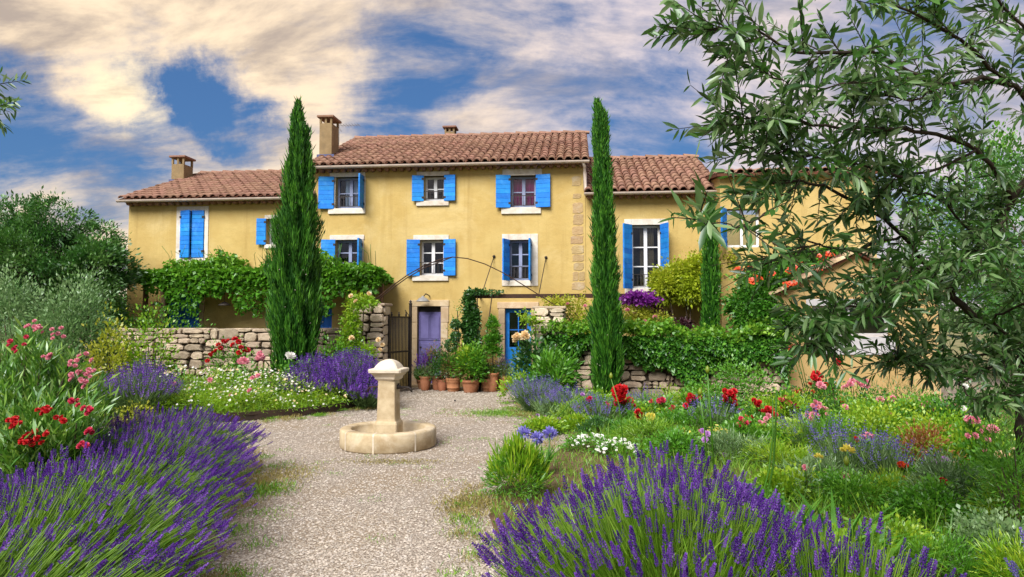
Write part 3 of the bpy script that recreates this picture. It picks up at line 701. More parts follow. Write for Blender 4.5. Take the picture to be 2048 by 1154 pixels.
# ---- annex further right, standing a little forward
ax = E('farmhouse_annex', 'ochre annex with a low tiled roof behind the olive branches', 'house', hloc(0, 0), RZ)
AO = .75; au0 = fu(1441, 450, AO); au1 = fu(1752, 450, AO); AZ = fz(1560, 352, AO)
thing_holes = []
sx0, sx1 = fu(1452, 455, AO) + .05, 0
hz0, hz1 = fz(1445, 495, AO), fz(1445, 418, AO)
h0 = au0 + .12; thing_holes = [(h0, h0 + .8, hz0, hz1)]
am = wall_mesh(au0, au1, AZ, 6.0, thing_holes, .38, 3.0); am.v = [(x, y - AO, z) for x, y, z in am.v]; am.build('wall', M['plaster'], ax)
ar = MB(); ar.v = []; t = .06
ar.add([(au0 - .1, -AO - .2, AZ - .02), (au1 + .1, -AO - .2, AZ - .02), (au1 + .1, 2.2, AZ + .45), (au0 - .1, 2.2, AZ + .45), (au0 - .1, -AO - .2, AZ + .05), (au1 + .1, -AO - .2, AZ + .05), (au1 + .1, 2.2, AZ + .52), (au0 - .1, 2.2, AZ + .52)], [(0, 3, 2, 1), (4, 5, 6, 7), (0, 1, 5, 4), (1, 2, 6, 5), (2, 3, 7, 6), (3, 0, 4, 7)])
arf = ar.build('roof', M['roof_bed'], ax); TV, TF = tile_mesh(); rest = []; rr = []; aa = math.atan2(.47, 2.95)
for i in range(int((au1 - au0 + .1) / .212)):
    for j in range(9):
        s_ = j * .335; R = np.array(Matrix.Rotation(aa, 3, 'X')); rest.append((TV @ R.T + np.array([au0 - .0 + i * .212, -AO - .22 + s_ * math.cos(aa), AZ + .05 + s_ * math.sin(aa)]), TF)); rr += [random.random()] * len(TF)
V, F = joinVF(rest); O('tiles', npmesh('tiles', V, F, rr), M['roof_tile'], arf, kind='stuff')
fr = MB(); fr.box(h0, h0 + .8, -AO + .17, -AO + .22, hz0, hz0 + .07).box(h0, h0 + .06, -AO + .17, -AO + .22, hz0 + .07, hz1).box(h0 + .74, h0 + .8, -AO + .17, -AO + .22, hz0 + .07, hz1).box(h0 + .37, h0 + .43, -AO + .17, -AO + .22, hz0 + .07, hz1)
wf = fr.build('window', M['white_paint'], ax)
for k in (0, 1): MB().box(h0 + .06 + .37 * k, h0 + .37 + .37 * k, -AO + .19, -AO + .198, hz0 + .07, hz1).build('pane', M['glass'], wf)
s_ = shutter(ax, h0, .38, hz0, hz1, 118, -1); s_.location.y -= AO

# television aerial
an = E('television_aerial', 'thin grey television aerial on the roof beside the tall chimney', 'aerial', hloc(fu(678, 260, -2.0), -2.0, zr(ZE, RISE, RUN, 2.0) + .05), RZ)
za = fz(678, 251, -2.0) - (zr(ZE, RISE, RUN, 2.0) + .05)
MB().tube([(0, 0, -.1), (0, 0, za + .12)], .012, 6).build('mast', M['lamp_metal'], an)
MB().tube([(-.05, 0, za), (.62, 0, za)], .009, 5).build('boom', M['lamp_metal'], an)
for i in range(7): MB().tube([(.08 + .085 * i, -.16, za), (.08 + .085 * i, .16, za)], .006, 4).build('element', M['lamp_metal'], an)
MB().tube([(-.06, 0, za), (.06, 0, za + .20)], .007, 4).tube([(-.06, 0, za), (.08, 0, za - .18)], .007, 4).build('reflector', M['lamp_metal'], an)

# ---- small garden shed with a white-framed window, in front of the annex
SY = 14.9
shed = E('garden_shed', 'small ochre gabled outhouse with a white-framed window behind the roses', 'shed', (at(1555, 760, SY).x, SY, 0), math.radians(-4))
cs = math.cos(math.radians(4)); sw = (at(1868, 760, SY).x - at(1555, 760, SY).x) / cs; se = at(1600, 592, SY).z; sr = at(1710, 512, SY).z
wz0, wz1 = at(1690, 672, SY).z, at(1690, 612, SY).z; wa, wb = (at(1622, 650, SY).x - at(1555, 760, SY).x) / cs, (at(1770, 650, SY).x - at(1555, 760, SY).x) / cs
mb = MB()
hol = [(wa, wb, wz0, wz1)]
us = [0, wa, wb, sw]; zs = [0, wz0, wz1, se]
for i in range(3):
    for j in range(3):
        if i == 1 and j == 1: continue
        mb.add([(us[i], 0, zs[j]), (us[i + 1], 0, zs[j]), (us[i + 1], 0, zs[j + 1]), (us[i], 0, zs[j + 1])], [(0, 1, 2, 3)])
mb.add([(0, 0, se), (sw, 0, se), (sw / 2, 0, sr)], [(0, 1, 2)])
t = .25
mb.add([(wa, 0, wz0), (wa, t, wz0), (wa, t, wz1), (wa, 0, wz1)], [(0, 1, 2, 3)]); mb.add([(wb, 0, wz0), (wb, 0, wz1), (wb, t, wz1), (wb, t, wz0)], [(0, 1, 2, 3)]); mb.add([(wa, 0, wz1), (wa, t, wz1), (wb, t, wz1), (wb, 0, wz1)], [(0, 1, 2, 3)]); mb.add([(wa, 0, wz0), (wb, 0, wz0), (wb, t, wz0), (wa, t, wz0)], [(0, 1, 2, 3)])
SD = 1.5
mb.add([(0, 0, 0), (0, 0, se), (0, SD, se), (0, SD, 0)], [(0, 1, 2, 3)]); mb.add([(sw, 0, 0), (sw, SD, 0), (sw, SD, se), (sw, 0, se)], [(0, 1, 2, 3)]); mb.add([(0, SD, 0), (0, SD, se), (sw / 2, SD, sr), (sw, SD, se), (sw, SD, 0)], [(0, 1, 2, 3, 4)])
mb.build('wall', M['plaster_shed'], shed)
MB().bbox(wa - .12, wb + .12, -.02, .1, wz1 + .002, wz1 + .15, .006).build('lintel', M['shed_trim'], shed)
MB().bbox(wa - .12, wb + .12, -.035, .1, wz0 - .40, wz0 - .002, .006).build('sill', M['shed_trim'], shed)
wf = MB().box(wa, wa + .06, .08, .13, wz0, wz1).box(wb - .06, wb, .08, .13, wz0, wz1).box(wa + .06, wb - .06, .08, .13, wz1 - .06, wz1).box(wa + .06, wb - .06, .08, .13, wz0, wz0 + .06).box((wa + wb) / 2 - .02, (wa + wb) / 2 + .02, .085, .125, wz0 + .06, wz1 - .06).build('window', M['shed_trim'], shed)
for (a, b) in ((wa + .06, (wa + wb) / 2 - .03), ((wa + wb) / 2 + .03, wb - .06)): MB().box(a, b, .10, .108, wz0 + .06, wz1 - .06).build('pane', M['glass'], wf)
for sgn in (-1, 1):
    sl = math.atan2(sr - se, sw / 2); L = (sw / 2 + .14) / math.cos(sl); r = MB().bbox(0, L, -.12, SD + .1, 0, .05, .005)
    ro = r.build('roof', M['roof_bed'], shed, loc=(sw / 2, 0, sr + .01), rot=(0, (sl if sgn > 0 else math.pi - sl), 0)) if sgn > 0 else r.build('roof', M['roof_bed'], shed, loc=(-.14 * 1.0, 0, se - .14 * math.tan(sl) + .01), rot=(0, -sl, 0))
    TV, TF = tile_mesh(.42, .10, .08); me = npmesh('verge_tile', TV, TF); me.materials.append(M['door_stone']); me2 = npmesh('tile', TV, TF); me2.materials.append(M['roof_tile'])
    for c in range(8):
        for j in range(int(L / .36) + 1):
            if j * .36 > L - .2: continue
            x = (L - j * .36) if sgn > 0 else j * .36
            O('tile', me if c == 0 else me2, None, ro, (x, -.08 + c * .215, .05), (0, 0, math.pi / 2 if sgn > 0 else -math.pi / 2))
# ------------------------------------------------------------------ dry-stone walls and gate pillars
STONE_MAT = ['wall_stone']
def stone_mesh(x0, x1, z0, z1, dep, rg, bulge=.05):
    """irregular rounded stone, its face towards -y"""
    n = 9; V = []; ph = rg.uniform(0, 6.28); jit = [1 + rg.uniform(-.17, .07) for _ in range(n)]
    cx, cz, hx, hz = (x0 + x1) / 2, (z0 + z1) / 2, (x1 - x0) / 2, (z1 - z0) / 2; tilt = rg.uniform(-.02, .02)
    for (s, y) in ((1.0, dep), (1.0, -bulge * .35), (.93, -bulge * .85), (.70, -bulge)):
        for k in range(n):
            a = 2 * math.pi * k / n + ph * .1; c, q = math.cos(a), math.sin(a); sq = 1 + (1 / max(abs(c), abs(q)) - 1) * .88
            V.append((cx + hx * c * sq * s * jit[k], y + rg.uniform(-.009, .009) + tilt * c, cz + hz * q * sq * s * jit[(k + 3) % n]))
    F = [(r * n + k, r * n + (k + 1) % n, (r + 1) * n + (k + 1) % n, (r + 1) * n + k) for r in range(3) for k in range(n)] + [tuple(3 * n + k for k in range(n))]
    me = bpy.data.meshes.new('stone'); me.from_pydata(V, [], F); me.update(); me.materials.append(M[STONE_MAT[0]]); return me
def stone_face(parent, L, Ht, seed, rows=(.07, .24), widths=(.10, .50), top=True, ybase=0.0, zmin=0.0, panel=(.7, 1.4)):
    """courses differ from panel to panel, so that no joint runs the whole length"""
    rg = random.Random(seed); X = 0.0
    while X < L - .02:
        W = rg.uniform(*panel); W = L - X if L - X - W < .5 else W; z = zmin
        while z < Ht - .05:
            h = rg.uniform(*rows); h = min(h, Ht - z)
            if Ht - z - h < .07: h = Ht - z
            x = X + (rg.uniform(-.08, .0) if X > 0 else 0); xe = X + W + (rg.uniform(-.08, .0) if X + W < L - .01 else 0)
            while x < xe - .02:
                w = min(rg.uniform(*widths), xe - x); w = xe - x if xe - x - w < .12 else w; last = z + h >= Ht - .001; tp = rg.uniform(0, .018) if last else 0
                if h > .15 and rg.random() < .40 and w < .36:
                    hm = h * rg.uniform(.38, .62)
                    for (z0, z1) in ((z + .005, z + hm - .004), (z + hm + .004, z + h - .005 + tp)): O('stone', stone_mesh(x + .006, x + w - .006, z0, z1, .06, rg, rg.uniform(.03, .06)), None, parent, (0, ybase, 0))
                else: O('stone', stone_mesh(x + .006, x + w - .006, z + .005, z + h - .005 + tp, .06, rg, rg.uniform(.03, .075)), None, parent, (0, ybase, 0))
                x += w
            z += h
        X += W
WY = 15.2                                                    # the wall line, parallel to the house
WO = Vector((0, WY, 0))
def wfac(px, py):
    d = ray(px, py); c = Vector((0, 0, EYE)); t = (WO - c).dot(HN) / d.dot(HN); p = c + d * t; return (p - WO).dot(HU), p.z
def wl_(u, off=0, z=0): return WO + HU * u + HN * off + Vector((0, 0, z))
a0, a1 = wfac(60, 700)[0], wfac(704, 700)[0]; wtop = wfac(400, 657)[1]
w1 = E('stone_wall', 'pale dry-stone garden wall running behind the red rose bush', 'wall', wl_(a0), RZ)
MB().box(0, a1 - a0, .02, .42, 0, wtop - .05).build('wall_core', M['mortar'], w1)
stone_face(w1, a1 - a0, wtop, 11, zmin=.42)
rgc = random.Random(3); x = 0
while x < a1 - a0 - .05:                                      # coping
    w = min(rgc.uniform(.28, .6), a1 - a0 - x); MB().bbox(x + .005, x + w - .005, .05, .45, wtop - .06, wtop + rgc.uniform(-.01, .012), .012).build('coping_stone', M['wall_stone'], w1); x += w
b0, b1 = wfac(1128, 700)[0], wfac(1575, 700)[0]; wt2 = wfac(1300, 676)[1]
w2 = E('stone_wall', 'rough stone wall under thick ivy behind the slim cypress', 'wall', wl_(b0), RZ)
MB().box(0, b1 - b0, .02, .42, 0, wt2 - .02).build('wall_core', M['mortar'], w2)
stone_face(w2, b1 - b0, wt2 - .30, 12)
def pillar(label, px0, px1, pyt, seed):
    u0, u1 = wfac(px0, 700)[0], wfac(px1, 700)[0]; zt = wfac((px0 + px1) / 2, pyt)[1]; L = u1 - u0
    p = E('gate_pillar', label, 'pillar', wl_(u0), RZ); MB().box(.03, L - .03, -.05, .50, 0, zt - .03).build('pillar_core', M['mortar'], p)
    stone_face(p, L, zt, seed, (.14, .26), (.26, .5), ybase=-.10, panel=(5, 6))
    for s_ in (0, 1):                                         # side faces
        rg = random.Random(seed + s_ + 5); z = 0
        while z < zt - .05:
            h = min(rg.uniform(.14, .26), zt - z); h = zt - z if zt - z - h < .08 else h
            O('stone', stone_mesh(.0, .58, z + .005, z + h - .005, .06, rg, .03), None, p, (L - .02 if s_ else .02, -.06 if s_ else .54, 0), (0, 0, math.pi / 2 if s_ else -math.pi / 2)); z += h
    MB().bbox(-.03, L + .03, -.12, .56, zt - .01, zt + .05, .015).build('coping_stone', M['wall_stone'], p)
    return p, u0, u1, zt
STONE_MAT[0] = 'pillar_stone'
pl, plu0, plu1, plz = pillar('stone gate pillar with a climbing rose beside the iron gate', 706, 769, 611, 21)
pr, pru0, pru1, prz = pillar('stone gate pillar standing before the blue glazed door', 1068, 1130, 617, 22)

# ------------------------------------------------------------------ iron gate leaf, opened inwards, and arch between the pillars
ga = wl_(plu1 + .03, -.25); gb = at(820, 781, 16.5)
gdir = Vector((gb.x - ga.x, gb.y - ga.y, 0)); GL = gdir.length; gz = at(790, 634, 15.8).z
gate = E('iron_gate', 'black wrought-iron gate leaf standing open between the stone pillars', 'gate', (ga.x, ga.y, 0), math.atan2(gdir.y, gdir.x))
MB().box(-.02, .02, -.02, .02, .05, gz + .04).build('hinge_stile', M['iron'], gate)
mt = at(820, 606, 16.5).z
MB().box(GL - .028, GL + .028, -.025, .025, .04, mt - .05).lathe([(.03, mt - .05), (.05, mt - .02), (.02, mt + .01), (.035, mt + .03), (.0, mt + .08)], 8, (GL, 0)).build('meeting_stile', M['iron'], gate)
for z in (.10, gz * .54, gz): MB().box(.02, GL - .028, -.012, .012, z - .018, z + .018).build('rail', M['iron'], gate)
nb = 13
for i in range(nb):
    x = .02 + (GL - .05) * (i + 1) / (nb + 1); MB().tube([(x, 0, .11), (x, 0, gz - .005)], .015, 6).build('bar', M['iron'], gate)
for i in (0, 4, 8): MB().lathe([(.012, gz + .017), (.03, gz + .05), (.012, gz + .08), (.02, gz + .10), (0, gz + .13)], 8, (.1 + GL * i / 12, 0)).build('finial', M['iron'], gate)
MB().tube([(GL - .03, -.02, gz - .02), (GL - .2, -.02, gz + .12), (GL - .26, -.02, gz + .17)], .010, 5).build('scroll', M['iron'], gate)

ar = E('iron_arch', 'thin rusty iron arch curving over the gateway between the pillars', 'arch', wl_(plu1), RZ)
apts = [(752, 598), (780, 575), (815, 550), (850, 530), (880, 519), (905, 514), (935, 517), (970, 528), (1005, 545), (1045, 569), (1080, 591), (1112, 612)]
for k, off in ((0, -.0), (1, .30)):
    P = []
    for px, py in apts:
        d = ray(px, py + (5 if k and px < 900 else 0)); t = ((WO - HN * off) - Vector((0, 0, EYE))).dot(HN) / d.dot(HN); p = Vector((0, 0, EYE)) + d * t - wl_(plu1)
        P.append((p.dot(HU), off, p.z))
    P = [(P[0][0] - .03, off, P[0][2] - .3)] + P + [(P[-1][0] + .03, off, P[-1][2] - .25)]
    MB().tube(P, .013, 6).build('arch_bar', M['rust_iron'], ar)
for q in range(2, 11, 2):
    pass

# beam on the facade carried by two tie rods
bo = .75
be = E('awning_beam', 'dark steel beam held off the facade by two tie rods above the blue door', 'beam', hloc(0, 0), RZ)
z_b = fz(1100, 592, bo); ub0, ub1 = fu(948, 587, bo), fu(1335, 600, bo)
MB().box(ub0, ub1, -bo - .04, -bo + .04, z_b - .05, z_b + .05).build('beam', M['rust_iron'], be)
for (xa, ya, xb) in ((988, 513, 962), (1092, 515, 1077)):
    u, z = fac(xa, ya); ub = fu(xb, 588, bo)
    MB().tube([(u, .0, z), (ub, -bo, z_b)], .011, 5).build('tie_rod', M['iron'], be); MB().lathe([(.0, -.01), (.04, 0), (.035, .03), (0, .045)], 8).build('wall_plate', M['iron'], be, loc=(u, 0, z), rot=(math.pi / 2, 0, 0))
for ub in (ub0 + .05, ub1 - .05): MB().box(ub - .02, ub + .02, -bo + .04, .002, z_b - .02, z_b + .02).build('bracket', M['rust_iron'], be)

# ------------------------------------------------------------------ fountain
FX, FY = at(777, 860, 9.35).x, 9.35
ft = E('stone_fountain', 'pale limestone fountain with a square pillar in a round empty basin', 'fountain', (FX, FY, 0))
R = .645
bm_ = MB(); bm_.lathe([(R - .02, 0), (R, .02), (R, .225), (R - .012, .245), (R - .03, .252), (R - .135, .252), (R - .15, .243), (R - .158, .225), (R - .165, .10), (0, .10)], 56)
bs = bm_.build('basin', M['fountain_stone'], ft)
for k in range(8):                                            # pale mortar joints of the basin segments
    a = math.radians(-97 + 45 * k + (4 if k % 2 else 0)); w = .018; V = []
    for (r, z) in ((R + .003, .01), (R + .003, .226), (R - .011, .248), (R - .03, .2545), (R - .135, .2545), (R - .15, .246)):
        for s_ in (-1, 1): V.append((r * math.cos(a + s_ * w), r * math.sin(a + s_ * w), z))
    F = [(2 * i, 2 * i + 1, 2 * i + 3, 2 * i + 2) for i in range(5)]
    MB().add(V, F).build('joint', M['joint_pale'], bs)
zf = lambda py: at(777, py, FY).z
def sqlathe(prof, mat, name, par, bev=.12):
    """square-plan profile with chamfered corners: (half width, z)"""
    mb = MB(); V = []; n = 8
    for h, z in prof:
        c = h * bev
        V += [(h - c, -h, z), (h, -h + c, z), (h, h - c, z), (h - c, h, z), (-h + c, h, z), (-h, h - c, z), (-h, -h + c, z), (-h + c, -h, z)]
    F = [(i * n + k, i * n + (k + 1) % n, (i + 1) * n + (k + 1) % n, (i + 1) * n + k) for i in range(len(prof) - 1) for k in range(n)] + [tuple((len(prof) - 1) * n + k for k in range(n))]
    mb.add(V, F); return mb.build(name, M[mat], par, rot=(0, 0, math.radians(-7)))
pp = sqlathe([(.158, .09), (.158, .30), (.150, .325), (.134, .345), (.128, .37), (.126, .42), (.120, .70), (.117, .885)], 'fountain_stone', 'pillar', ft, .08)
sqlathe([(.118, .883), (.142, .905), (.150, .935), (.168, .955), (.186, .975)], 'fountain_pale', 'neck', pp, .06)
sqlathe([(.19, .974), (.222, .995), (.226, 1.03), (.218, 1.042), (.165, 1.048), (.150, 1.075), (.125, 1.11), (.09, 1.14), (.045, 1.162), (.01, 1.168)], 'fountain_pale', 'cap', ft, .10)
MB().tube([(.10, -.02, .79), (.22, -.03, .79), (.27, -.03, .785), (.305, -.03, .76), (.315, -.03, .725)], .015, 8).lathe([(.035, .765), (.035, .815)], 10, (.13, -.02)).tube([(.135, -.02, .79), (.135, -.02, .84)], .012, 6).build('spout', M['iron'], ft)
MB().tube([(-.11, .0, .79), (-.22, .0, .79), (-.27, .02, .78), (-.30, .05, .72)], .011, 6).build('pipe', M['rust_iron'], ft)
MB().box(-.01, .03, -.01, .02, 0, .03).build('small_stone', M['iron'])
o = bpy.data.objects['small_stone']; o.location = gp(909, 803); tag(o, 'small dark block lying on the gravel before the pots', 'block')
pmat('cone', (.34, .32, .26), (.24, .21, .15), 30, .9)
# ------------------------------------------------------------------ foliage generators (all numpy)
def unit(A): return A / (np.linalg.norm(A, axis=1, keepdims=True) + 1e-9)
def leaf_quads(P, D, L, W, droop=0.0, mid=.5):
    """one folded lozenge per leaf"""
    N = len(P); Rn = RG.normal(size=(N, 3)); Rn[:, 2] += .8
    S = unit(np.cross(D, Rn)); L = np.broadcast_to(L, N)[:, None]; W = np.broadcast_to(W, N)[:, None]
    Nn = unit(np.cross(S, D)); z = np.array([[0, 0, -1.0]])
    tip = P + D * L + z * L * droop
    m = P + D * L * mid + z * L * droop * .25 + Nn * W * .18
    V = np.stack([P, m + S * W * .5, tip, m - S * W * .5], 1).reshape(-1, 3)
    return V, np.arange(4 * N).reshape(N, 4)
def leaf_obj(name, P, D, L, W, mat, parent=None, droop=0.0, rnd=None, kind='stuff', mid=.5, **k):
    V, F = leaf_quads(P, D, L, W, droop, mid); r = RG.random(len(P)) if rnd is None else rnd
    return O(name, npmesh(name, V, F, r), M[mat], parent, kind=kind, **k)
def rnd_dirs(n):
    return unit(RG.normal(size=(n, 3)))
def mound_pts(n, rx, ry, h, clumps, cs=.22, z0=.0, low=.0):
    """leaf bases gathered in clumps over a dome: random clump tone and paler tops imitate lit foliage"""
    u = rnd_dirs(clumps); u[:, 2] = np.abs(u[:, 2]) * 1.1 - .25 + low; u = unit(u)
    rad = .62 + .42 * RG.random(clumps); c = u * rad[:, None]
    k = RG.integers(0, clumps, n); p = c[k] + RG.normal(size=(n, 3)) * cs * (.6 + .7 * RG.random(n))[:, None]
    d = unit(p * .8 + (p - c[k]) * 2.2 + RG.normal(size=(n, 3)) * .35 + np.array([0, 0, .45]))
    hz = h / 1.55
    P = np.c_[p[:, 0] * rx, p[:, 1] * ry, z0 + hz * .52 + p[:, 2] * hz * .95]
    P[:, 2] = np.maximum(P[:, 2], .01 + .05 * RG.random(n))
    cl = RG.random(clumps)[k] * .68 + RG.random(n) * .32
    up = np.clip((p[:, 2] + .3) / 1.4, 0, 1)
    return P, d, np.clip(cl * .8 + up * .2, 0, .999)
def spot(px, pytop, d, wpx):
    p = at(px, pytop, d); return p.x, d, max(p.z, .06), wpx / 2 * d / FPX
ZB = lambda x, y: .10 if in_poly(np.array([[x, y]]), BED_LB)[0] else .012
def stems_mesh(P0, P1, r, bend=.0, seg=2):
    N = len(P0); t = np.linspace(0, 1, seg + 1); mid = (P0 + P1) / 2 + np.c_[RG.normal(size=(N, 2)) * bend, np.abs(RG.normal(size=N)) * bend]
    rings = []
    for tt in t:
        C = P0 * (1 - tt) ** 2 + mid * 2 * tt * (1 - tt) + P1 * tt ** 2; rr = r * (1 - .5 * tt)
        D = unit(P1 - P0); A = unit(np.cross(D, np.array([[.3, .2, 1.0]]) + 0 * D)); B = np.cross(D, A)
        rings.append(np.stack([C + (A * math.cos(a) + B * math.sin(a)) * rr for a in (0, 2.094, 4.189)], 1))
    V = np.stack(rings, 1).reshape(-1, 3); F = []
    n3 = 3 * (seg + 1); base = np.arange(N) * n3
    for s_ in range(seg):
        for k in range(3): F.append(np.stack([base + s_ * 3 + k, base + s_ * 3 + (k + 1) % 3, base + (s_ + 1) * 3 + (k + 1) % 3, base + (s_ + 1) * 3 + k], 1))
    return V, np.vstack(F)
def bush(name, label, cat, x, y, h, r, mat, n=1800, leaf=.06, lw=.028, clumps=24, cs=.22, ry=None, group=None, stemmat='bark', droop=.1, low=0.0, z0=None, grp=None, nstem=9):
    b = E(name, label, cat, (x, y, ZB(x, y) if z0 is None else z0), 0, group)
    P, D, q = mound_pts(n, r, ry or r, h, clumps, cs, low=low)
    L = leaf * (.65 + .7 * RG.random(n)); leaf_obj('foliage', P, D, L, L * lw / leaf, mat, b, droop, q)
    m = nstem; T = np.c_[RG.normal(size=(m, 2)) * r * .45, h * (.45 + .35 * RG.random(m))]; B0 = np.c_[RG.normal(size=(m, 2)) * r * .08, np.zeros(m) - .02]
    V, F = stems_mesh(B0, T, max(.005, h * .010), r * .08, 2); O('stem', npmesh('stem', V, F), M[stemmat], b, kind='stuff')
    return b
# ---- blooms: shared meshes
def petals(rows, cup=.5):
    V, F = [], []
    for (n, rin, rout, z0_, z1_, w, ph) in rows:
        for k in range(n):
            a = 2 * math.pi * (k + ph) / n; c, s_ = math.cos(a), math.sin(a); o = len(V); rm = (rin + rout) / 2
            V += [(rin * c, rin * s_, z0_), (rm * c - w * s_, rm * s_ + w * c, (z0_ + z1_) / 2 + .02), (rout * c, rout * s_, z1_), (rm * c + w * s_, rm * s_ - w * c, (z0_ + z1_) / 2 + .02)]; F.append((o, o + 1, o + 2, o + 3))
    return np.array(V), np.array(F)
ROSE = petals([(6, .08, .52, -.05, .12, .30, 0), (6, .06, .46, .0, .26, .27, .5), (5, .05, .36, .03, .36, .22, .2), (4, .02, .22, .08, .42, .16, .6), (3, .0, .12, .1, .44, .10, 0)])
DAISY = petals([(7, .05, .5, .0, .06, .14, 0)])
TRUMPET = petals([(5, .15, .55, .5, .62, .26, 0), (6, .03, .17, -.35, .52, .07, 0), (6, .03, .17, -.35, .52, .09, .5)])
def head_mesh(n, mode):
    d = rnd_dirs(n)
    if mode == 'dome': d[:, 2] = np.abs(d[:, 2]); d = unit(d)
    return leaf_quads(d * .12, d, .38, .17)
UMBEL = head_mesh(44, 'dome'); GLOBE = head_mesh(60, 'ball')
BLOOM = {}
def bloom_me(shape, mat):
    k = (shape, mat)
    if k not in BLOOM:
        V, F = {'rose': ROSE, 'daisy': DAISY, 'trumpet': TRUMPET, 'umbel': UMBEL, 'globe': GLOBE}[shape]
        me = npmesh('bloom', V, F, RG.random(len(F))); me.materials.append(M[mat]); BLOOM[k] = me
    return BLOOM[k]
def bloom(parent, p, size, mat, shape='rose', name='bloom', up=.6, toward=True):
    d = Vector((random.uniform(-.6, .6), -random.uniform(.3, 1.0) if toward else random.uniform(-.6, .6), up)).normalized()
    return O(name, bloom_me(shape, mat), None, parent, p, d.to_track_quat('Z', 'Y').to_euler(), size)
def bloom_px(parent, pts, d, mat, size, shape='rose', stemto=None, jit=.15):
    for px, py in pts:
        p = at(px, py, d + random.uniform(-jit, jit)) - parent.location
        bloom(parent, p, size * random.uniform(.85, 1.2), mat, shape)
        if stemto is not None:
            o_ = Vector((p.x * .35, p.y * .35, min(p.z * .35, .3))); MB().tube([o_, (o_ + p) / 2 + Vector((0, 0, .05)), p], .006, 4).build('stem', M['mid_green'], parent)
def scatter_flowers(parent, n, rx, ry, h, size, mat, shape='daisy', name='flowers', zmin=.35):
    """many small flowers over a dome joined into one part"""
    Vb, Fb = {'rose': ROSE, 'daisy': DAISY, 'umbel': UMBEL}[shape]; out = []; rn = []
    for i in range(n):
        a = random.uniform(0, 6.28); rr = math.sqrt(random.random()); p = np.array([rx * rr * math.cos(a), ry * rr * math.sin(a), h * (1 - .62 * rr * rr) * random.uniform(.86, 1.08)])
        q = Vector((random.uniform(-.5, .5), random.uniform(-1.0, .2), .9)).to_track_quat('Z', 'Y').to_matrix(); s_ = size * random.uniform(.7, 1.25)
        out.append(((Vb * s_) @ np.array(q).T + p, Fb)); rn += [random.random()] * len(Fb)
    V, F = joinVF(out); O(name, npmesh(name, V, F, rn), M[mat], parent, kind='stuff')

# ---- lavender
def spike_base(whorls=7, per=5, w=.145):
    V, F = [], []
    for i in range(whorls):
        t = i / (whorls - 1); z = .02 + .86 * t + (-.08 if i == 0 else 0); r = w * (1 - .55 * t ** 1.5) * (.8 + .4 * random.random())
        for k in range(per):
            a = 2 * math.pi * (k + .5 * (i % 2) + random.uniform(-.2, .2)) / per; c, s_ = math.cos(a), math.sin(a); o = len(V); hh = .17
            V += [(.01 * c, .01 * s_, z), (r * c - .055 * s_, r * s_ + .055 * c, z + hh * .45), (r * 1.15 * c, r * 1.15 * s_, z + hh), (r * .8 * c + .05 * s_, r * .8 * s_ - .05 * c, z + hh * .35)]; F.append((o, o + 1, o + 2, o + 3))
    return np.array(V), np.array(F)
SPK = [spike_base() for _ in range(4)]; SPK_LOW = [spike_base(4, 3, .17) for _ in range(3)]
SPK_ME = {}
def spike_me(i, mat):
    if (i, mat) not in SPK_ME:
        me = npmesh('flower_spike', SPK[i % 4][0], SPK[i % 4][1], (i * .117 % .8) + .2 * RG.random(len(SPK[i % 4][1]))); me.materials.append(M[mat]); SPK_ME[(i, mat)] = me
    return SPK_ME[(i, mat)]
def basis(D):
    A = unit(np.cross(D, np.array([[.31, .17, .93]]) + 0 * D)); B = np.cross(D, A); return np.stack([A, B, D], 2)      # columns
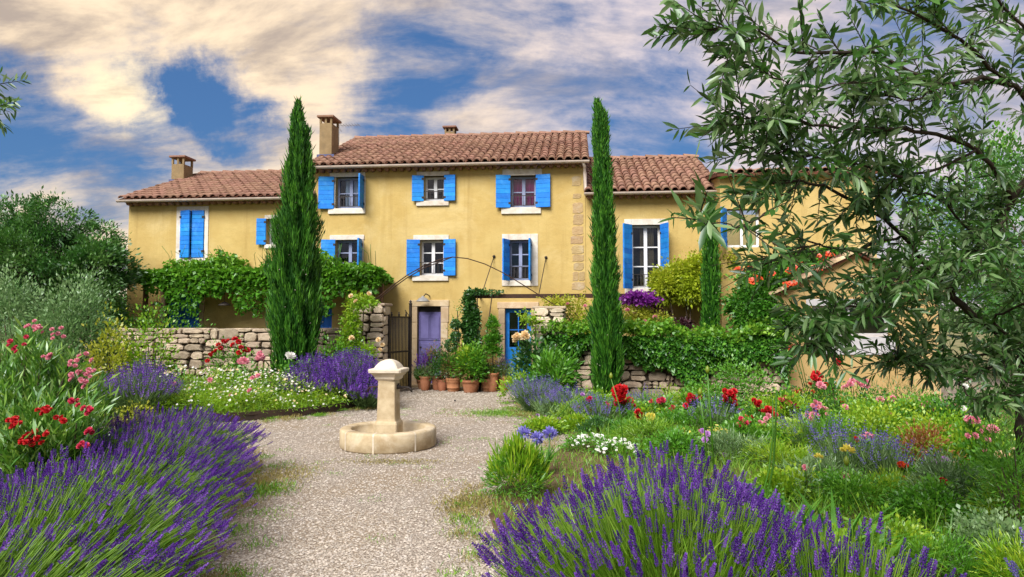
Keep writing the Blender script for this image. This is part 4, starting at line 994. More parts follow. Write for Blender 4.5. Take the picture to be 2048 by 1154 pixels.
def lavender(label, x, y, R, h, n, lean=(0, 0), mat='lav_violet', stem='lav_stem', spike=.06, parts=0, group=None, low=False, leafn=2.2, name='lavender_bush', fan=1.0, top=.42, blen=.55, frac=.5):
    b = E(name, label, 'lavender', (x, y, ZB(x, y)), 0, group)
    th = RG.random(n) * 2 * math.pi; rr = np.sqrt(RG.random(n)); 
    B0 = np.c_[R * .30 * rr * np.cos(th) + RG.normal(size=n) * .03, R * .30 * rr * np.sin(th) + RG.normal(size=n) * .03, np.zeros(n)]
    hz = h * (1 - top * rr ** 2.2) * (.70 + .34 * RG.random(n) ** .8)
    T = np.c_[R * fan * rr * np.cos(th) + lean[0] * (.5 + .5 * rr), R * fan * rr * np.sin(th) + lean[1] * (.5 + .5 * rr), hz]; T[:, :2] += RG.normal(size=(n, 2)) * R * .04
    V, F = stems_mesh(B0, T, .0040 * (1.5 if low else 1), R * .05, 2 if low else 3); O('stem', npmesh('stem', V, F, np.tile(RG.random(n), len(F) // n)), M[stem], b, kind='stuff')
    m = int(n * leafn); k = RG.integers(0, n, m); t = .25 + .45 * RG.random(m); P = B0[k] * (1 - t[:, None]) + T[k] * t[:, None] + RG.normal(size=(m, 3)) * .025; P[:, 2] = np.maximum(P[:, 2], .02)
    D = unit(unit(T[k] - B0[k]) + RG.normal(size=(m, 3)) * .28); L = h * blen * (.3 + .5 * RG.random(m)); leaf_obj('foliage', P, D, L, .007 * (1.8 if low else 1) + 0 * L, stem, b, .03)
    D = unit(unit(T - B0) + np.array([[0, 0, .25]]) + RG.normal(size=(n, 3)) * .10); Lk = spike * (.55 + .85 * RG.random(n)); Rm = basis(D)
    wp = T + np.array([[x, y, 0]]); dist = np.linalg.norm(wp - np.array([[0, 0, EYE]]), axis=1); vis = (np.abs(wp[:, 0] / wp[:, 1]) < .76) & ((EYE - wp[:, 2]) / wp[:, 1] < .39)
    order = np.argsort(np.where(vis, dist, 1e6)); sel = set(order[:parts].tolist()) if parts else set()
    sel = {i for i in sel if vis[i]}
    out = []; rn = []; SB = SPK_LOW if low else SPK; keep = RG.random(n) < np.where(rr > .72, min(1, frac * 1.7), frac)
    for i in range(n):
        if not keep[i]: continue
        if i in sel:
            o = O('flower_spike', spike_me(i % 8, mat), None, b); o.matrix_local = Matrix.Translation(Vector(T[i])) @ Matrix(Rm[i].tolist()).to_4x4() @ Matrix.Scale(float(Lk[i]), 4)
        else:
            Vb, Fb = SB[i % len(SB)]; out.append(((Vb * Lk[i] * (1.15 if low else 1)) @ Rm[i].T + T[i], Fb)); rn.append(np.full(len(Fb), RG.random() ** 1.3) * .8 + RG.random(len(Fb)) * .2)
    if out:
        V, F = joinVF(out); O('flower_spikes', npmesh('flower_spikes', V, F, np.concatenate(rn)), M[mat], b, kind='stuff')
    return b
# ---- strap-leaved plants
def strap(name, label, cat, x, y, h, n, w, mat, group=None, spread=.5, seg=4):
    b = E(name, label, cat, (x, y, ZB(x, y)), 0, group); V, F, rn = [], [], []
    for i in range(n):
        a = random.uniform(0, 6.28); L = h * random.uniform(.7, 1.15); sp = spread * random.uniform(.4, 1.2); c, s_ = math.cos(a), math.sin(a); o = len(V); ph = random.uniform(-.4, .4)
        for k in range(seg + 1):
            t = k / seg; r = L * sp * t ** 1.6 + .03; z = L * (t - .35 * sp * t ** 2.6); ww = w * (1 - t ** 2.5) * .5 + .001
            px_, py_ = r * c, r * s_; V += [(px_ - ww * math.sin(a + ph), py_ + ww * math.cos(a + ph), z), (px_ + ww * math.sin(a + ph), py_ - ww * math.cos(a + ph), z)]
        q = random.random(); F += [(o + 2 * k, o + 2 * k + 1, o + 2 * k + 3, o + 2 * k + 2) for k in range(seg)]; rn += [q] * seg
    O('foliage', npmesh('foliage', V, F, rn), M[mat], b, kind='stuff'); return b
# ---- cypress from a measured outline: (py, centre px, width px)
def cypress(label, d, outline, n, pybase, seed, light=1.0):
    base = at(outline[-1][1], 700, d); t_ = E('cypress_tree', label, 'cypress', (base.x, d, 0.012))
    zs = np.array([at(c, py, d).z for py, c, w in outline]); cx = np.array([at(c, py, d).x - base.x for py, c, w in outline]); rr = np.array([w / 2 * .90 * d / FPX for _, _, w in outline])
    o = np.argsort(zs); zs, cx, rr = zs[o], cx[o], rr[o]
    zs = np.r_[.12, zs]; cx = np.r_[cx[0] * .5, cx]; rr = np.r_[rr[0] * .8, rr]
    ztop = zs[-1]
    z = zs[0] + (ztop - zs[0]) * RG.random(n * 2); pr_ = np.interp(z, zs, rr) / rr.max(); z = z[RG.random(n * 2) < (pr_ * .85 + .15)][:n]; n = len(z)
    a = RG.random(n) * 2 * math.pi; r0 = np.interp(z, zs, rr)
    # vertical flame-like sprays: angle/height noise modulates the radius
    lob = .84 + .20 * np.sin(a * 4 + z * 2.3 + seed) * np.sin(a * 2 - z * 4.1) + .13 * np.sin(a * 11 + z * 5.0 + 2 * np.sin(z * 3)) + .04 * RG.normal(size=n)
    q = .80 + .20 * RG.random(n) ** .5
    P = np.c_[np.interp(z, zs, cx) + r0 * lob * q * np.cos(a), r0 * lob * q * np.sin(a), z - .03]
    D = unit(np.c_[np.cos(a) * .30, np.sin(a) * .30, np.ones(n)] + RG.normal(size=(n, 3)) * .16)
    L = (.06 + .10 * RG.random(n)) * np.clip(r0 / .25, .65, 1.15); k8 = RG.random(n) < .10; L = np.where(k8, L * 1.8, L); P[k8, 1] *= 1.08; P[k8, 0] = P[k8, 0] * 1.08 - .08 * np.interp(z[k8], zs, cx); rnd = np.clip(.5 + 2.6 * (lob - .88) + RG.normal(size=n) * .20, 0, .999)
    gap = np.sin(a * 3 + z * 1.9 + seed) * np.sin(a * 5 - z * 3.1) + .6 * np.sin(a * 9 + z * 7 + seed); ok = (gap > -.55) | (RG.random(n) < .35) | (z > ztop - 1.2)
    leaf_obj('foliage', P[ok], D[ok], L[ok], .016 + .008 * RG.random(ok.sum()), 'cypress', t_, 0, rnd[ok])
    m = int(160 * rr.max()); kk = RG.choice(np.where(z < zs[-1] * .72)[0], m); cv = []
    for q_ in kk:
        u = rnd_dirs(6); cv.append((np.array([(1, 0, 0), (0, 1, 0), (-1, 0, 0), (0, -1, 0), (0, 0, 1), (0, 0, -1)]) * .017 + P[q_] * np.array([1.04, 1.04, 1]), np.array([(0, 1, 4), (1, 2, 4), (2, 3, 4), (3, 0, 4), (1, 0, 5), (2, 1, 5), (3, 2, 5), (0, 3, 5)])))
    V, F = joinVF(cv); O('cones', npmesh('cones', V, F), M['cone'], t_, kind='stuff')
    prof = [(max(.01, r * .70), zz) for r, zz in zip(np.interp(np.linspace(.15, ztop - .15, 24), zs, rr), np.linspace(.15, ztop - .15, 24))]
    mb = MB(); mb.lathe(prof, 14); mb.v = [(x + float(np.interp(zz, zs, cx)), y, zz) for x, y, zz in mb.v]; mb.build('dark_core', M['cypress_core'], t_, kind='stuff')  # solid dark core added to block light and darken the hollows
    MB().tube([(cx[0], 0, -.02), (cx[0], 0, .3), (cx[0], 0, 1.0)], [.09, .075, .06], 8).build('trunk', M['bark'], t_)
    return t_, P, D, ztop
# ------------------------------------------------------------------ cypresses
cypress('broad dark green cypress standing before the pale stone wall', 14.3, [(202, 597, 5), (216, 596, 15), (231, 594, 27), (250, 597, 30), (262, 599, 40), (280, 600, 39), (293, 600, 46), (325, 599, 52), (340, 598, 60), (356, 598, 60), (387, 596, 66), (405, 597, 76), (430, 596, 80), (450, 594, 94), (480, 592, 98), (520, 590, 108), (560, 589, 106), (590, 590, 112), (620, 589, 110), (670, 590, 104), (705, 590, 92)], 42000, 720, 1.0)
cypress('slim dark green cypress standing before the ivy-covered wall', 13.9, [(200, 1193, 5), (210, 1195, 15), (222, 1198, 24), (235, 1201, 30), (262, 1202, 33), (293, 1202, 36), (320, 1204, 36), (356, 1205, 41), (390, 1206, 41), (418, 1206, 47), (450, 1208, 45), (480, 1208, 50), (520, 1210, 48), (560, 1210, 54), (600, 1212, 54), (640, 1213, 62), (700, 1214, 64), (750, 1214, 60), (785, 1212, 52)], 34000, 800, 2.3)
cypress('short cypress growing between the lime shrub and the trumpet vine', 15.4, [(392, 1419, 4), (420, 1420, 18), (460, 1421, 27), (520, 1421, 34), (580, 1421, 36), (640, 1421, 38), (676, 1421, 36)], 14000, 690, 4.1)
# ------------------------------------------------------------------ trees
def tree(name, label, cat, x, y, trunk, blobs, mat, leaf, lw, cl=40, cs=.16, group=None, bark='bark', thick=.14):
    t = E(name, label, cat, (x, y, -.02), 0, group); top = Vector(trunk[-1])
    MB().tube(trunk, [thick * (1 - .5 * i / (len(trunk) - 1)) for i in range(len(trunk))], 9).build('trunk', M[bark], t)
    PP, DD, QQ = [], [], []
    for (cx, cy, cz, rx, ry, rz_, n) in blobs:
        u = rnd_dirs(cl); c = u * (.55 + .45 * RG.random(cl))[:, None]; k = RG.integers(0, cl, n)
        p = c[k] + RG.normal(size=(n, 3)) * cs * (.5 + .8 * RG.random(n))[:, None]
        d = unit(p + (p - c[k]) * 2 + RG.normal(size=(n, 3)) * .5 + np.array([0, 0, .3]))
        PP.append(p * np.array([rx, ry, rz_]) + np.array([cx, cy, cz])); DD.append(d); QQ.append(np.clip(RG.random(cl)[k] * .72 + RG.random(n) * .28, 0, .999))  # leaf tone set per clump to imitate lit clumps on a dark crown
        for q in range(0, cl, 5):
            e_ = Vector(c[q] * np.array([rx, ry, rz_]) * .92) + Vector((cx, cy, cz)); MB().tube([top, (top + e_) / 2 + Vector((0, 0, .15)), e_], [thick * .35, thick * .2, thick * .06], 5, False).build('limb', M[bark], t)
    P, D, Q = np.vstack(PP), np.vstack(DD), np.concatenate(QQ); L = leaf * (.6 + .8 * RG.random(len(P)))
    leaf_obj('crown', P, D, L, L * lw / leaf, mat, t, .1, Q); return t
d = 16.6; c = at(95, 480, d)
tree('olive_tree', 'big dense dark olive tree against the left end of the house wing', 'tree', c.x, d, [(0, 0, 0), (.1, 0, 1.0), (0, 0, 2.1)],
     [(.0, 0, 2.9, 1.75, 1.6, 1.40, 30000), (-1.6, .2, 3.1, 1.3, 1.3, 1.4, 14000), (1.2, -.2, 2.6, 1.05, 1.0, 1.15, 15000), (.35, 0, 4.15, .75, .8, .75, 3600), (1.15, .1, 3.7, .6, .6, .45, 1400), (-.9, 0, 4.2, .7, .7, .6, 2200)], 'olive_far', .10, .034, 60, .11, None, 'olive_bark', .17)
for i, (px, py, dd, r, hh, mt, lb) in enumerate(((1985, 470, 21, 2.4, 2.9, 'mid_green', 'leafy bright green tree rising behind the annex and the shed'), (2120, 520, 18, 2.6, 3.0, 'dark_green', 'dark green tree behind the olive trunk beyond the shed'),
                                                 (-160, 560, 24, 3.2, 2.8, 'dark_green', 'dark background tree beyond the big olive'), (60, 600, 30, 3.5, 2.0, 'mid_green', 'low green tree far behind the big olive'))):
    c = at(px, py, dd); tree('garden_tree', lb, 'tree', c.x, dd, [(0, 0, 0), (.1, 0, 1.0), (0, 0, max(1.2, c.z - hh * .5))], [(0, 0, c.z, r, r, hh, 9000), (.6 * r, 0, c.z - .6, r * .7, r * .7, hh * .7, 4000)], mt, .15, .07, 40, .16)

# ------------------------------------------------------------------ near olive, branches reaching over the right of the view
def olive_near(label, base, limbs, density, seed, parts=0, leaf=(.060, .112), twigl=(.16, .46), cut=None):
    rg = np.random.default_rng(seed); t = E('olive_tree', label, 'tree', base); bv = Vector(base); np_base = np.array(base)
    P, D, L, TW = [], [], [], []
    for kind_, pts, r0, r1, dens in limbs:
        pts = [Vector(p) - bv for p in pts]; fine = []
        for i in range(len(pts) - 1):
            p0, p1, p2, p3 = pts[max(i - 1, 0)], pts[i], pts[i + 1], pts[min(i + 2, len(pts) - 1)]
            for s_ in np.linspace(0, 1, 6, endpoint=False):
                fine.append(.5 * ((2 * p1) + (p2 - p0) * s_ + (2 * p0 - 5 * p1 + 4 * p2 - p3) * s_ ** 2 + (3 * p1 - p0 - 3 * p2 + p3) * s_ ** 3))
        fine.append(pts[-1]); n = len(fine)
        fine = [f + Vector(rg.normal(size=3) * .008) for f in fine]
        MB().tube(fine, [(r0 + (r1 - r0) * i / (n - 1)) * (1 if kind_ == 'trunk' else .55) for i in range(n)], 7).build(kind_, M['olive_bark'], t)
        if kind_ == 'trunk' or dens <= 0: continue
        length = sum((fine[i + 1] - fine[i]).length for i in range(n - 1)); nt = int(length * dens * density)
        for q in range(nt):
            f = rg.random() ** .8 * (n - 1.001); i = int(f); p = fine[i].lerp(fine[i + 1], f - i); tan = (fine[min(i + 2, n - 1)] - fine[max(i - 1, 0)]).normalized()
            d_ = (tan * .75 + Vector(rg.normal(size=3) * .62) + Vector((0, 0, .16))).normalized(); ln = rg.uniform(*twigl) * (1.0 if q else 1.1)
            if q == 0: p = fine[-2]; d_ = tan
            sag = rg.uniform(-.25, .35); k = int(ln / .026); prev = p; tw = [p]
            side = d_.cross(Vector((0, 0, 1))).normalized(); other = d_.cross(side)
            for m in range(1, k):
                s_ = m / k; pos = p + d_ * (ln * s_) + Vector((0, 0, sag * ln * s_ * s_ * .5)); tw.append(pos)
                ang = rg.uniform(0, 3.14)
                for sg in (-1, 1):
                    if rg.random() < .12: continue
                    sd_ = (side * math.cos(ang) + other * math.sin(ang)) * sg; ld = (d_ * .75 + sd_ * .8 + Vector(rg.normal(size=3) * .18)).normalized()
                    P.append(pos); D.append(ld); L.append(rg.uniform(*leaf) * (.75 + .4 * math.sin(3.1 * s_)))
            if len(tw) > 2: TW.append((tw[0], tw[len(tw) // 2], tw[-1]))
    mb = MB()
    for a, b_, c_ in TW: mb.tube([a, b_, c_], [.0035, .0026, .0014], 4, False)
    mb.build('twigs', M['olive_bark'], t, kind='stuff')
    P = np.array([tuple(p) for p in P]); D = np.array([tuple(p) for p in D]); L = np.array(L); W = L * rg.uniform(.20, .28, len(L)); N = len(P)
    wp = P + np_base; dist = wp[:, 1]; pxx = 1024 + wp[:, 0] / wp[:, 1] * FPX; pyy = 640 - (wp[:, 2] - EYE) / wp[:, 1] * FPX
    if cut is not None:
        k = cut(pxx, pyy, rg.random(N)); P, D, L, W, pxx, pyy, dist = P[k], D[k], L[k], W[k], pxx[k], pyy[k], dist[k]; N = len(P)
    vis = (pxx > 0) & (pxx < 2048) & (pyy > 0) & (pyy < 1154) & (dist > .3)
    size = np.where(vis, L / dist, 0); order = np.argsort(-size); sel = order[:parts]; sel = sel[size[sel] > 0]
    Rn = rg.normal(size=(N, 3)); Rn[:, 2] += .6; S = unit(np.cross(D, Rn)); Nn = unit(np.cross(S, D))
    def geo(i_):
        p, d_, l, w, s_, nn = P[i_], D[i_], L[i_][:, None], W[i_][:, None], S[i_], Nn[i_]; z = np.array([[0, 0, -1.0]])
        m1 = p + d_ * l * .30; m2 = p + d_ * l * .66 + z * l * .05; tip = p + d_ * l + z * l * .12
        f1, f2 = nn * w * .16, nn * w * .14
        V = np.stack([p, m1 + s_ * w * .42 + f1, m2 + s_ * w * .42 + f2, tip, m2 - s_ * w * .42 + f2, m1 - s_ * w * .42 + f1, m1, m2], 1)
        return V
    FB = np.array([(0, 1, 6, 6), (0, 6, 5, 5), (1, 2, 7, 6), (6, 7, 4, 5), (2, 3, 7, 7), (7, 3, 4, 4)])
    FT = np.array([(0, 1, 6), (0, 6, 5), (1, 2, 7), (1, 7, 6), (6, 7, 4), (6, 4, 5), (2, 3, 7), (7, 3, 4)])
    mask = np.ones(N, bool); mask[sel] = False; idx = np.where(mask)[0]; V = geo(idx); n_ = len(idx)
    F = (np.arange(n_) * 8)[:, None, None] + FT[None]
    O('foliage', npmesh('foliage', V.reshape(-1, 3), F.reshape(-1, 3), np.repeat(rg.random(n_), 8)), M['olive_leaf'], t, kind='stuff')
    if len(sel):
        # shared leaf meshes, placed by transform
        base_me = []
        for k in range(4):
            q = rg.uniform(.9, 1.1); V0 = np.array([(0, 0, 0), (.3, .42 * .2 * q, .032), (.66, .42 * .2, .02), (1, 0, -.03), (.66, -.42 * .2, .02), (.3, -.42 * .2 * q, .032), (.3, 0, 0), (.66, 0, -.012)])
            me = npmesh('leaf', V0, FT, np.full(8, .15 + .25 * k)); me.materials.append(M['olive_leaf']); base_me.append(me)
        for j, i in enumerate(sel.tolist()):
            R = Matrix(np.stack([D[i], S[i], Nn[i]], 1).tolist()).to_4x4(); o = O('leaf', base_me[j % 4], None, t)
            o.matrix_local = Matrix.Translation(Vector(P[i])) @ R @ Matrix.Diagonal((L[i], L[i] * W[i] / L[i] * 5, L[i], 1))
    return t, N
A = lambda *q: [at(*p) for p in q]
fork = (3.93, 5.2, 1.45)
limbs = [('trunk', [(4.05, 5.5, -.02), (4.07, 5.45, .5), (4.0, 5.35, 1.0), fork], .085, .06, 0),
         ('limb', [fork] + A((1905, 590, 5.0), (1960, 490, 4.8), (2022, 400, 4.6), (2110, 270, 4.4)), .05, .03, 26),
         ('limb', A((1905, 590, 5.0), (1800, 470, 4.5), (1700, 400, 4.2), (1600, 362, 3.9), (1500, 380, 3.6)), .030, .008, 26),
         ('limb', A((2022, 400, 4.6), (1950, 300, 4.3), (1830, 262, 4.0), (1700, 255, 3.7), (1560, 245, 3.4), (1470, 232, 3.25)), .030, .006, 27),
         ('limb', A((2110, 270, 4.4), (2010, 165, 4.1), (1880, 168, 3.8), (1740, 105, 3.5), (1610, 108, 3.3), (1510, 60, 3.15), (1430, 60, 3.05)), .032, .005, 26),
         ('limb', A((2010, 165, 4.1), (1900, 60, 3.8), (1780, 10, 3.6), (1640, -20, 3.4)), .022, .006, 27),
         ('limb', A((2110, 270, 4.4), (2060, 80, 4.0), (1960, -40, 3.7)), .025, .01, 28),
         ('limb', A((1905, 590, 5.0), (1810, 605, 4.6), (1720, 610, 4.2), (1660, 640, 4.0), (1640, 690, 3.95)), .022, .005, 60),
         ('limb', A((1600, 362, 3.9), (1540, 420, 3.3), (1470, 455, 2.85), (1395, 440, 2.55)), .009, .003, 9),
         ('limb', [fork] + A((1860, 720, 4.9), (1790, 720, 4.7)), .022, .006, 70),
         ('limb', A((1800, 470, 4.5), (1710, 500, 4.2), (1620, 490, 3.9), (1540, 520, 3.75)), .016, .004, 28),
         ('limb', [fork] + A((1990, 640, 4.9), (2070, 600, 4.6)), .025, .01, 34),
         ('limb', [fork] + A((1930, 760, 5.0), (1960, 800, 4.8), (2020, 780, 4.6)), .018, .006, 30),
         ('limb', A((1950, 300, 4.3), (1830, 350, 4.1), (1720, 330, 3.9), (1600, 310, 3.6), (1500, 300, 3.4)), .018, .005, 28),
         ('limb', A((1960, 490, 4.8), (1880, 400, 4.4), (1800, 380, 4.2), (1700, 330, 4.0)), .018, .006, 30),
         ('limb', A((2022, 400, 4.6), (1990, 480, 4.4), (1930, 520, 4.2), (1840, 540, 4.0), (1760, 580, 3.9)), .018, .006, 52),
         ('limb', A((1880, 168, 3.8), (1820, 200, 3.6), (1720, 170, 3.5), (1620, 175, 3.35), (1540, 150, 3.2)), .012, .004, 24)]
cutf = lambda x, y, r: ~(x < 1310) & ~((y > 760) & (x < 1930)) & ~((y > 690) & (x < 1800) & (r < .5)) & ~((x < 1490) & (y > 530)) & ~((x < 1720) & (y > 380) & (y < 600) & (r > .62)) & ~((x < 1560) & (y > 600)) & ~((x < 1440) & (y > 80) & (y < 380) & (r < .45)) & ~((x > 1380) & (x < 1480) & (y > 480))
on, nleaf = olive_near('olive tree with slender grey-green leaves spreading over the flower bed', (4.05, 5.5, 0), limbs, .70, 5, 300, cut=cutf)
print('olive leaves', nleaf)
bl = (-4.9, 4.3, 0)
limbs = [('trunk', [(-4.9, 4.3, -.02), (-4.85, 4.3, .9), (-4.7, 4.3, 1.7)], .10, .07, 0),
         ('limb', [(-4.7, 4.3, 1.7), (-4.4, 4.3, 2.3), (-3.95, 4.3, 2.85), tuple(at(-60, 150, 4.3)), tuple(at(-15, 175, 4.3))], .045, .005, 10),
         ('limb', [(-3.95, 4.3, 2.85), tuple(at(-80, 190, 4.2)), tuple(at(-25, 215, 4.2))], .015, .004, 12)]
olive_near('olive tree with one leafy branch tip hanging beside the big cloud gap', bl, limbs, 1.0, 8, 60, (.05, .08), (.12, .26))

# ------------------------------------------------------------------ vine pergola along the left wing
vp = E('vine_pergola', 'grapevine pergola shading the ground floor of the low wing', 'pergola', hloc(0, 0), RZ)
pu0, pu1 = fu(283, 580, .8), fu(772, 560, .8); zt = fz(420, 562, .8)
for off in (.2, .85): MB().box(pu0, pu1, -off - .04, -off + .04, zt - .06, zt + .04).build('beam', M['wood'], vp)
for i in range(12): u = pu0 + (pu1 - pu0) * (i + .5) / 12; MB().box(u - .025, u + .025, -.95, -.05, zt + .042, zt + .10).build('rafter', M['wood'], vp)
for u in (pu0 + .15, fu(545, 600, 1.2), pu1 - .1): MB().box(u - .045, u + .045, -.895, -.805, 0, zt - .062).build('post', M['wood'], vp)
n = 22000; u = pu0 + (pu1 - pu0) * RG.random(n); off = .05 + 1.0 * RG.random(n); w = np.clip(.18 + 2.0 * np.minimum(u - pu0, pu1 - u), .05, 1)
hump = .16 * np.sin(u * 2.3) + .12 * np.sin(u * 5.1 + 1) + .08 * np.sin(u * 9.7 + off * 3)
P = np.c_[u, -off, zt + .02 + (RG.random(n) ** 1.2 * (.52 + hump) - .10) * w]
k = RG.random(n) < .26; P[k, 1] = -.92 - .22 * RG.random(k.sum()); P[k, 2] = zt + .25 - RG.random(k.sum()) ** 1.4 * (.85 + .3 * np.sin(P[k, 0] * 3.7) + .15 * np.sin(P[k, 0] * 11)) * w[k]
D = unit(RG.normal(size=(n, 3)) * .6 + np.array([[0, -.55, .35]])); L = .105 * (.6 + .7 * RG.random(n))
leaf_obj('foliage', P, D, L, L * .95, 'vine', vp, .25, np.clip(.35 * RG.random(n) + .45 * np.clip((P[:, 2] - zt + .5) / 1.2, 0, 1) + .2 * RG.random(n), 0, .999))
for i in range(26):
    u = random.uniform(pu0 + .3, pu1 - .2); MB().tube([(u, -.6 - .6 * random.random(), zt + .3), (u + random.uniform(-.1, .1), -.9, zt + .65), (u + random.uniform(-.2, .2), -.95, zt + random.uniform(.7, .95))], .006, 4).build('shoot', M['vine'], vp)
MB().tube([(fu(546, 600, 1.2) + .12, -.85, 0), (fu(546, 600, 1.2) + .06, -.83, 1.2), (fu(546, 600, 1.2), -.8, zt)], [.05, .04, .03], 7).build('stem', M['bark'], vp)
for k_, (px, py, lb) in enumerate(((449, 606, 'dark hanging lamp under the vine pergola by the bare wall'), (314, 606, 'dark hanging lamp under the vine pergola by the blue doors'))):
    uu, zz_ = fac(px, py, .9); l_ = E('hanging_lamp', lb, 'lamp', hloc(uu, .9, zz_ - .06), RZ)
    MB().lathe([(.15, 0), (.145, .012), (.07, .07), (.03, .09), (.0, .10)], 14).build('lamp_shade', M['iron'], l_); MB().tube([(0, 0, .09), (0, 0, zt - zz_ + .1)], .007, 4).build('cord', M['iron'], l_)

# ------------------------------------------------------------------ planting against the house on the right
def leafmass(name, label, cat, blobs, mat, leaf, lw, d0, stem=True, cl=34, cs=.2, mats=None):
    """free-form climbing or tall shrub built of leafy blobs given by pixel centre, half sizes in px, depth, leaf count"""
    px, py, dd = blobs[0][0], blobs[0][1], blobs[0][4]; b0 = at(px, py, dd); b = E(name, label, cat, (b0.x, dd, 0)); PP, DD, QQ = [], [], []
    for (px, py, wx, hy, d_, n) in blobs:
        c = at(px, py, d_) - b.location; rx, rz_ = wx * d_ / FPX, hy * d_ / FPX; ry = min(rx, rz_, .7) if d0 is None else d0
        u = rnd_dirs(cl); cc = u * (.25 + .75 * RG.random(cl) ** .6)[:, None]; k = RG.integers(0, cl, n); p = cc[k] + RG.normal(size=(n, 3)) * cs * (.5 + .8 * RG.random(n))[:, None]
        dr = unit(p * .7 + (p - cc[k]) * 2 + RG.normal(size=(n, 3)) * .5 + np.array([0, -.25, .25])); q = p * np.array([rx, ry, rz_]) + np.array(c); q[:, 2] = np.maximum(q[:, 2], .03)
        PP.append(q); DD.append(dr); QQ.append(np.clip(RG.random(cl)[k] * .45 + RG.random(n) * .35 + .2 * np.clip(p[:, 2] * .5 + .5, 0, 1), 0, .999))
    P, D, Q = np.vstack(PP), np.vstack(DD), np.concatenate(QQ); L = leaf * (.6 + .8 * RG.random(len(P))); leaf_obj('foliage', P, D, L, L * lw / leaf, mat, b, .2, Q)
    if stem:
        for (px, py, wx, hy, d_, n) in blobs:
            c = at(px, py, d_) - b.location; MB().tube([(c.x * .4, c.y * .3, -.02), (c.x * .6 + .05, c.y * .6, c.z * .5), (c.x, c.y, c.z)], [.03, .022, .012], 6).build('stem', M['bark'], b)
    return b
leafmass('golden_shrub', 'lime yellow-green shrub below the tall window of the house wing', 'shrub', [(1370, 560, 56, 44, 16.3, 7000), (1335, 572, 32, 32, 16.2, 2800), (1410, 540, 34, 36, 16.3, 2800), (1455, 520, 24, 22, 16.3, 1200), (1380, 590, 34, 14, 16.3, 1300)], 'golden', .085, .042, .35, cl=40)
tv = leafmass('trumpet_vine', 'dark green trumpet vine with orange-red flowers on the outhouse roof', 'vine', [(1535, 566, 52, 46, 15.2, 4600), (1504, 618, 46, 50, 15.1, 4200), (1600, 528, 46, 20, 15.5, 2000), (1545, 650, 34, 40, 14.9, 2400), (1655, 512, 36, 14, 15.5, 1300)], 'ivy', .10, .05, .4, cl=44)
for px, py in ((1505, 565), (1510, 560), (1540, 553), (1575, 545), (1583, 543), (1590, 541), (1570, 572), (1578, 568), (1585, 571), (1600, 522), (1596, 526), (1640, 517), (1648, 512), (1658, 511), (1480, 545), (1497, 538), (1585, 700), (1590, 704), (1578, 705), (1632, 540)):
    p = at(px, py, 14.6 if py < 650 else 14.3) - tv.location
    for q in range(3): bloom(tv, p + Vector((random.uniform(-.05, .05), random.uniform(-.08, .02), random.uniform(-.04, .04))), random.uniform(.10, .14), 'orange_petal', 'trumpet')
bg_ = leafmass('bougainvillea', 'dark leaved climber with magenta purple flowers under the tall window', 'climber', [(1285, 606, 40, 15, 16.6, 900), (1310, 640, 26, 36, 16.5, 900)], 'plum_leaf', .07, .04, .3)
bf = leafmass('magenta', 'x y z w', 'x', [(1282, 595, 40, 11, 15.75, 1100)], 'magenta_petal', .07, .06, .15, False)
for o in list(bf.children): o.parent = bg_; o.location = bf.location - bg_.location; o.name = 'flowers'
bpy.data.objects.remove(bf)
yr = leafmass('climbing_rose', 'pale yellow-green climbing rose spreading behind the slim cypress', 'rose', [(1265, 635, 40, 36, 15.9, 1800), (1305, 640, 26, 18, 15.8, 700), (1150, 625, 26, 36, 15.9, 900), (1115, 605, 34, 12, 15.8, 600), (1180, 640, 26, 50, 15.9, 1000)], 'yellow_leaf', .075, .035, .35)
bloom_px(yr, [(1290, 644), (1255, 620), (1310, 634), (1135, 608), (1170, 612)], 15.5, 'pink_petal', .10)
rs = leafmass('plum_shrub', 'small dark red-leaved shrub against the ochre wall by the short cypress', 'shrub', [(1368, 652, 16, 13, 16.2, 600)], 'plum_leaf', .09, .03, .2)
# ivy over the wall
def ivy(name, label, px0, px1, pyt, pyb, n, mat, thick=.32, top_mat='ivy_top'):
    u0, u1 = wfac(px0, 700)[0], wfac(px1, 700)[0]; z1, z0 = wfac((px0 + px1) / 2, pyt)[1], wfac((px0 + px1) / 2, pyb)[1]
    b = E(name, label, 'ivy', wl_(u0), RZ); L_ = u1 - u0; x = L_ * RG.random(n)
    zb = z0 + .24 * np.sin(x * 2.7 + px0) + .14 * np.sin(x * 6.1 + 1); tz = RG.random(n) ** .8; z = zb + (z1 - zb) * tz
    dep = thick * (.35 + .65 * np.sin(np.clip(tz, 0, 1) * 2.4 + .3)) * (.8 + .5 * np.sin(x * 3.1 + z * 4) * np.sin(x * 1.3 + 2) + .2 * np.sin(x * 9 + z * 7)) * (.75 + .3 * RG.random(n))
    P = np.c_[x, -dep - .05, z]; D = unit(RG.normal(size=(n, 3)) * .45 + np.array([[0, -.6, -.35]])); L = .095 * (.6 + .7 * RG.random(n))
    leaf_obj('foliage', P, D, L, L * .75, mat, b, .2)
    m = int(n * .62); x = L_ * RG.random(m); P = np.c_[x, .45 - .8 * RG.random(m), z1 - .05 + (.14 + .22 * RG.random(m) ** 2) * RG.random(m) + .09 * np.sin(x * 2.3) + .06 * np.sin(x * 7)]
    D = unit(RG.normal(size=(m, 3)) * .6 + np.array([[0, -.35, .6]])); L = .095 * (.6 + .7 * RG.random(m)); leaf_obj('top_leaves', P, D, L, L * .75, top_mat, b, .15)  # paler leaves along the wall top
    MB().tube([(L_ * .3, -.06, 0), (L_ * .32, -.07, .5), (L_ * .28, -.08, z0 + .2)], [.02, .016, .012], 6).build('stem', M['bark'], b)
    return b
ivy('ivy', 'glossy green ivy cascading over the stone wall towards the outhouse', 1232, 1572, 672, 742, 7800, 'ivy')
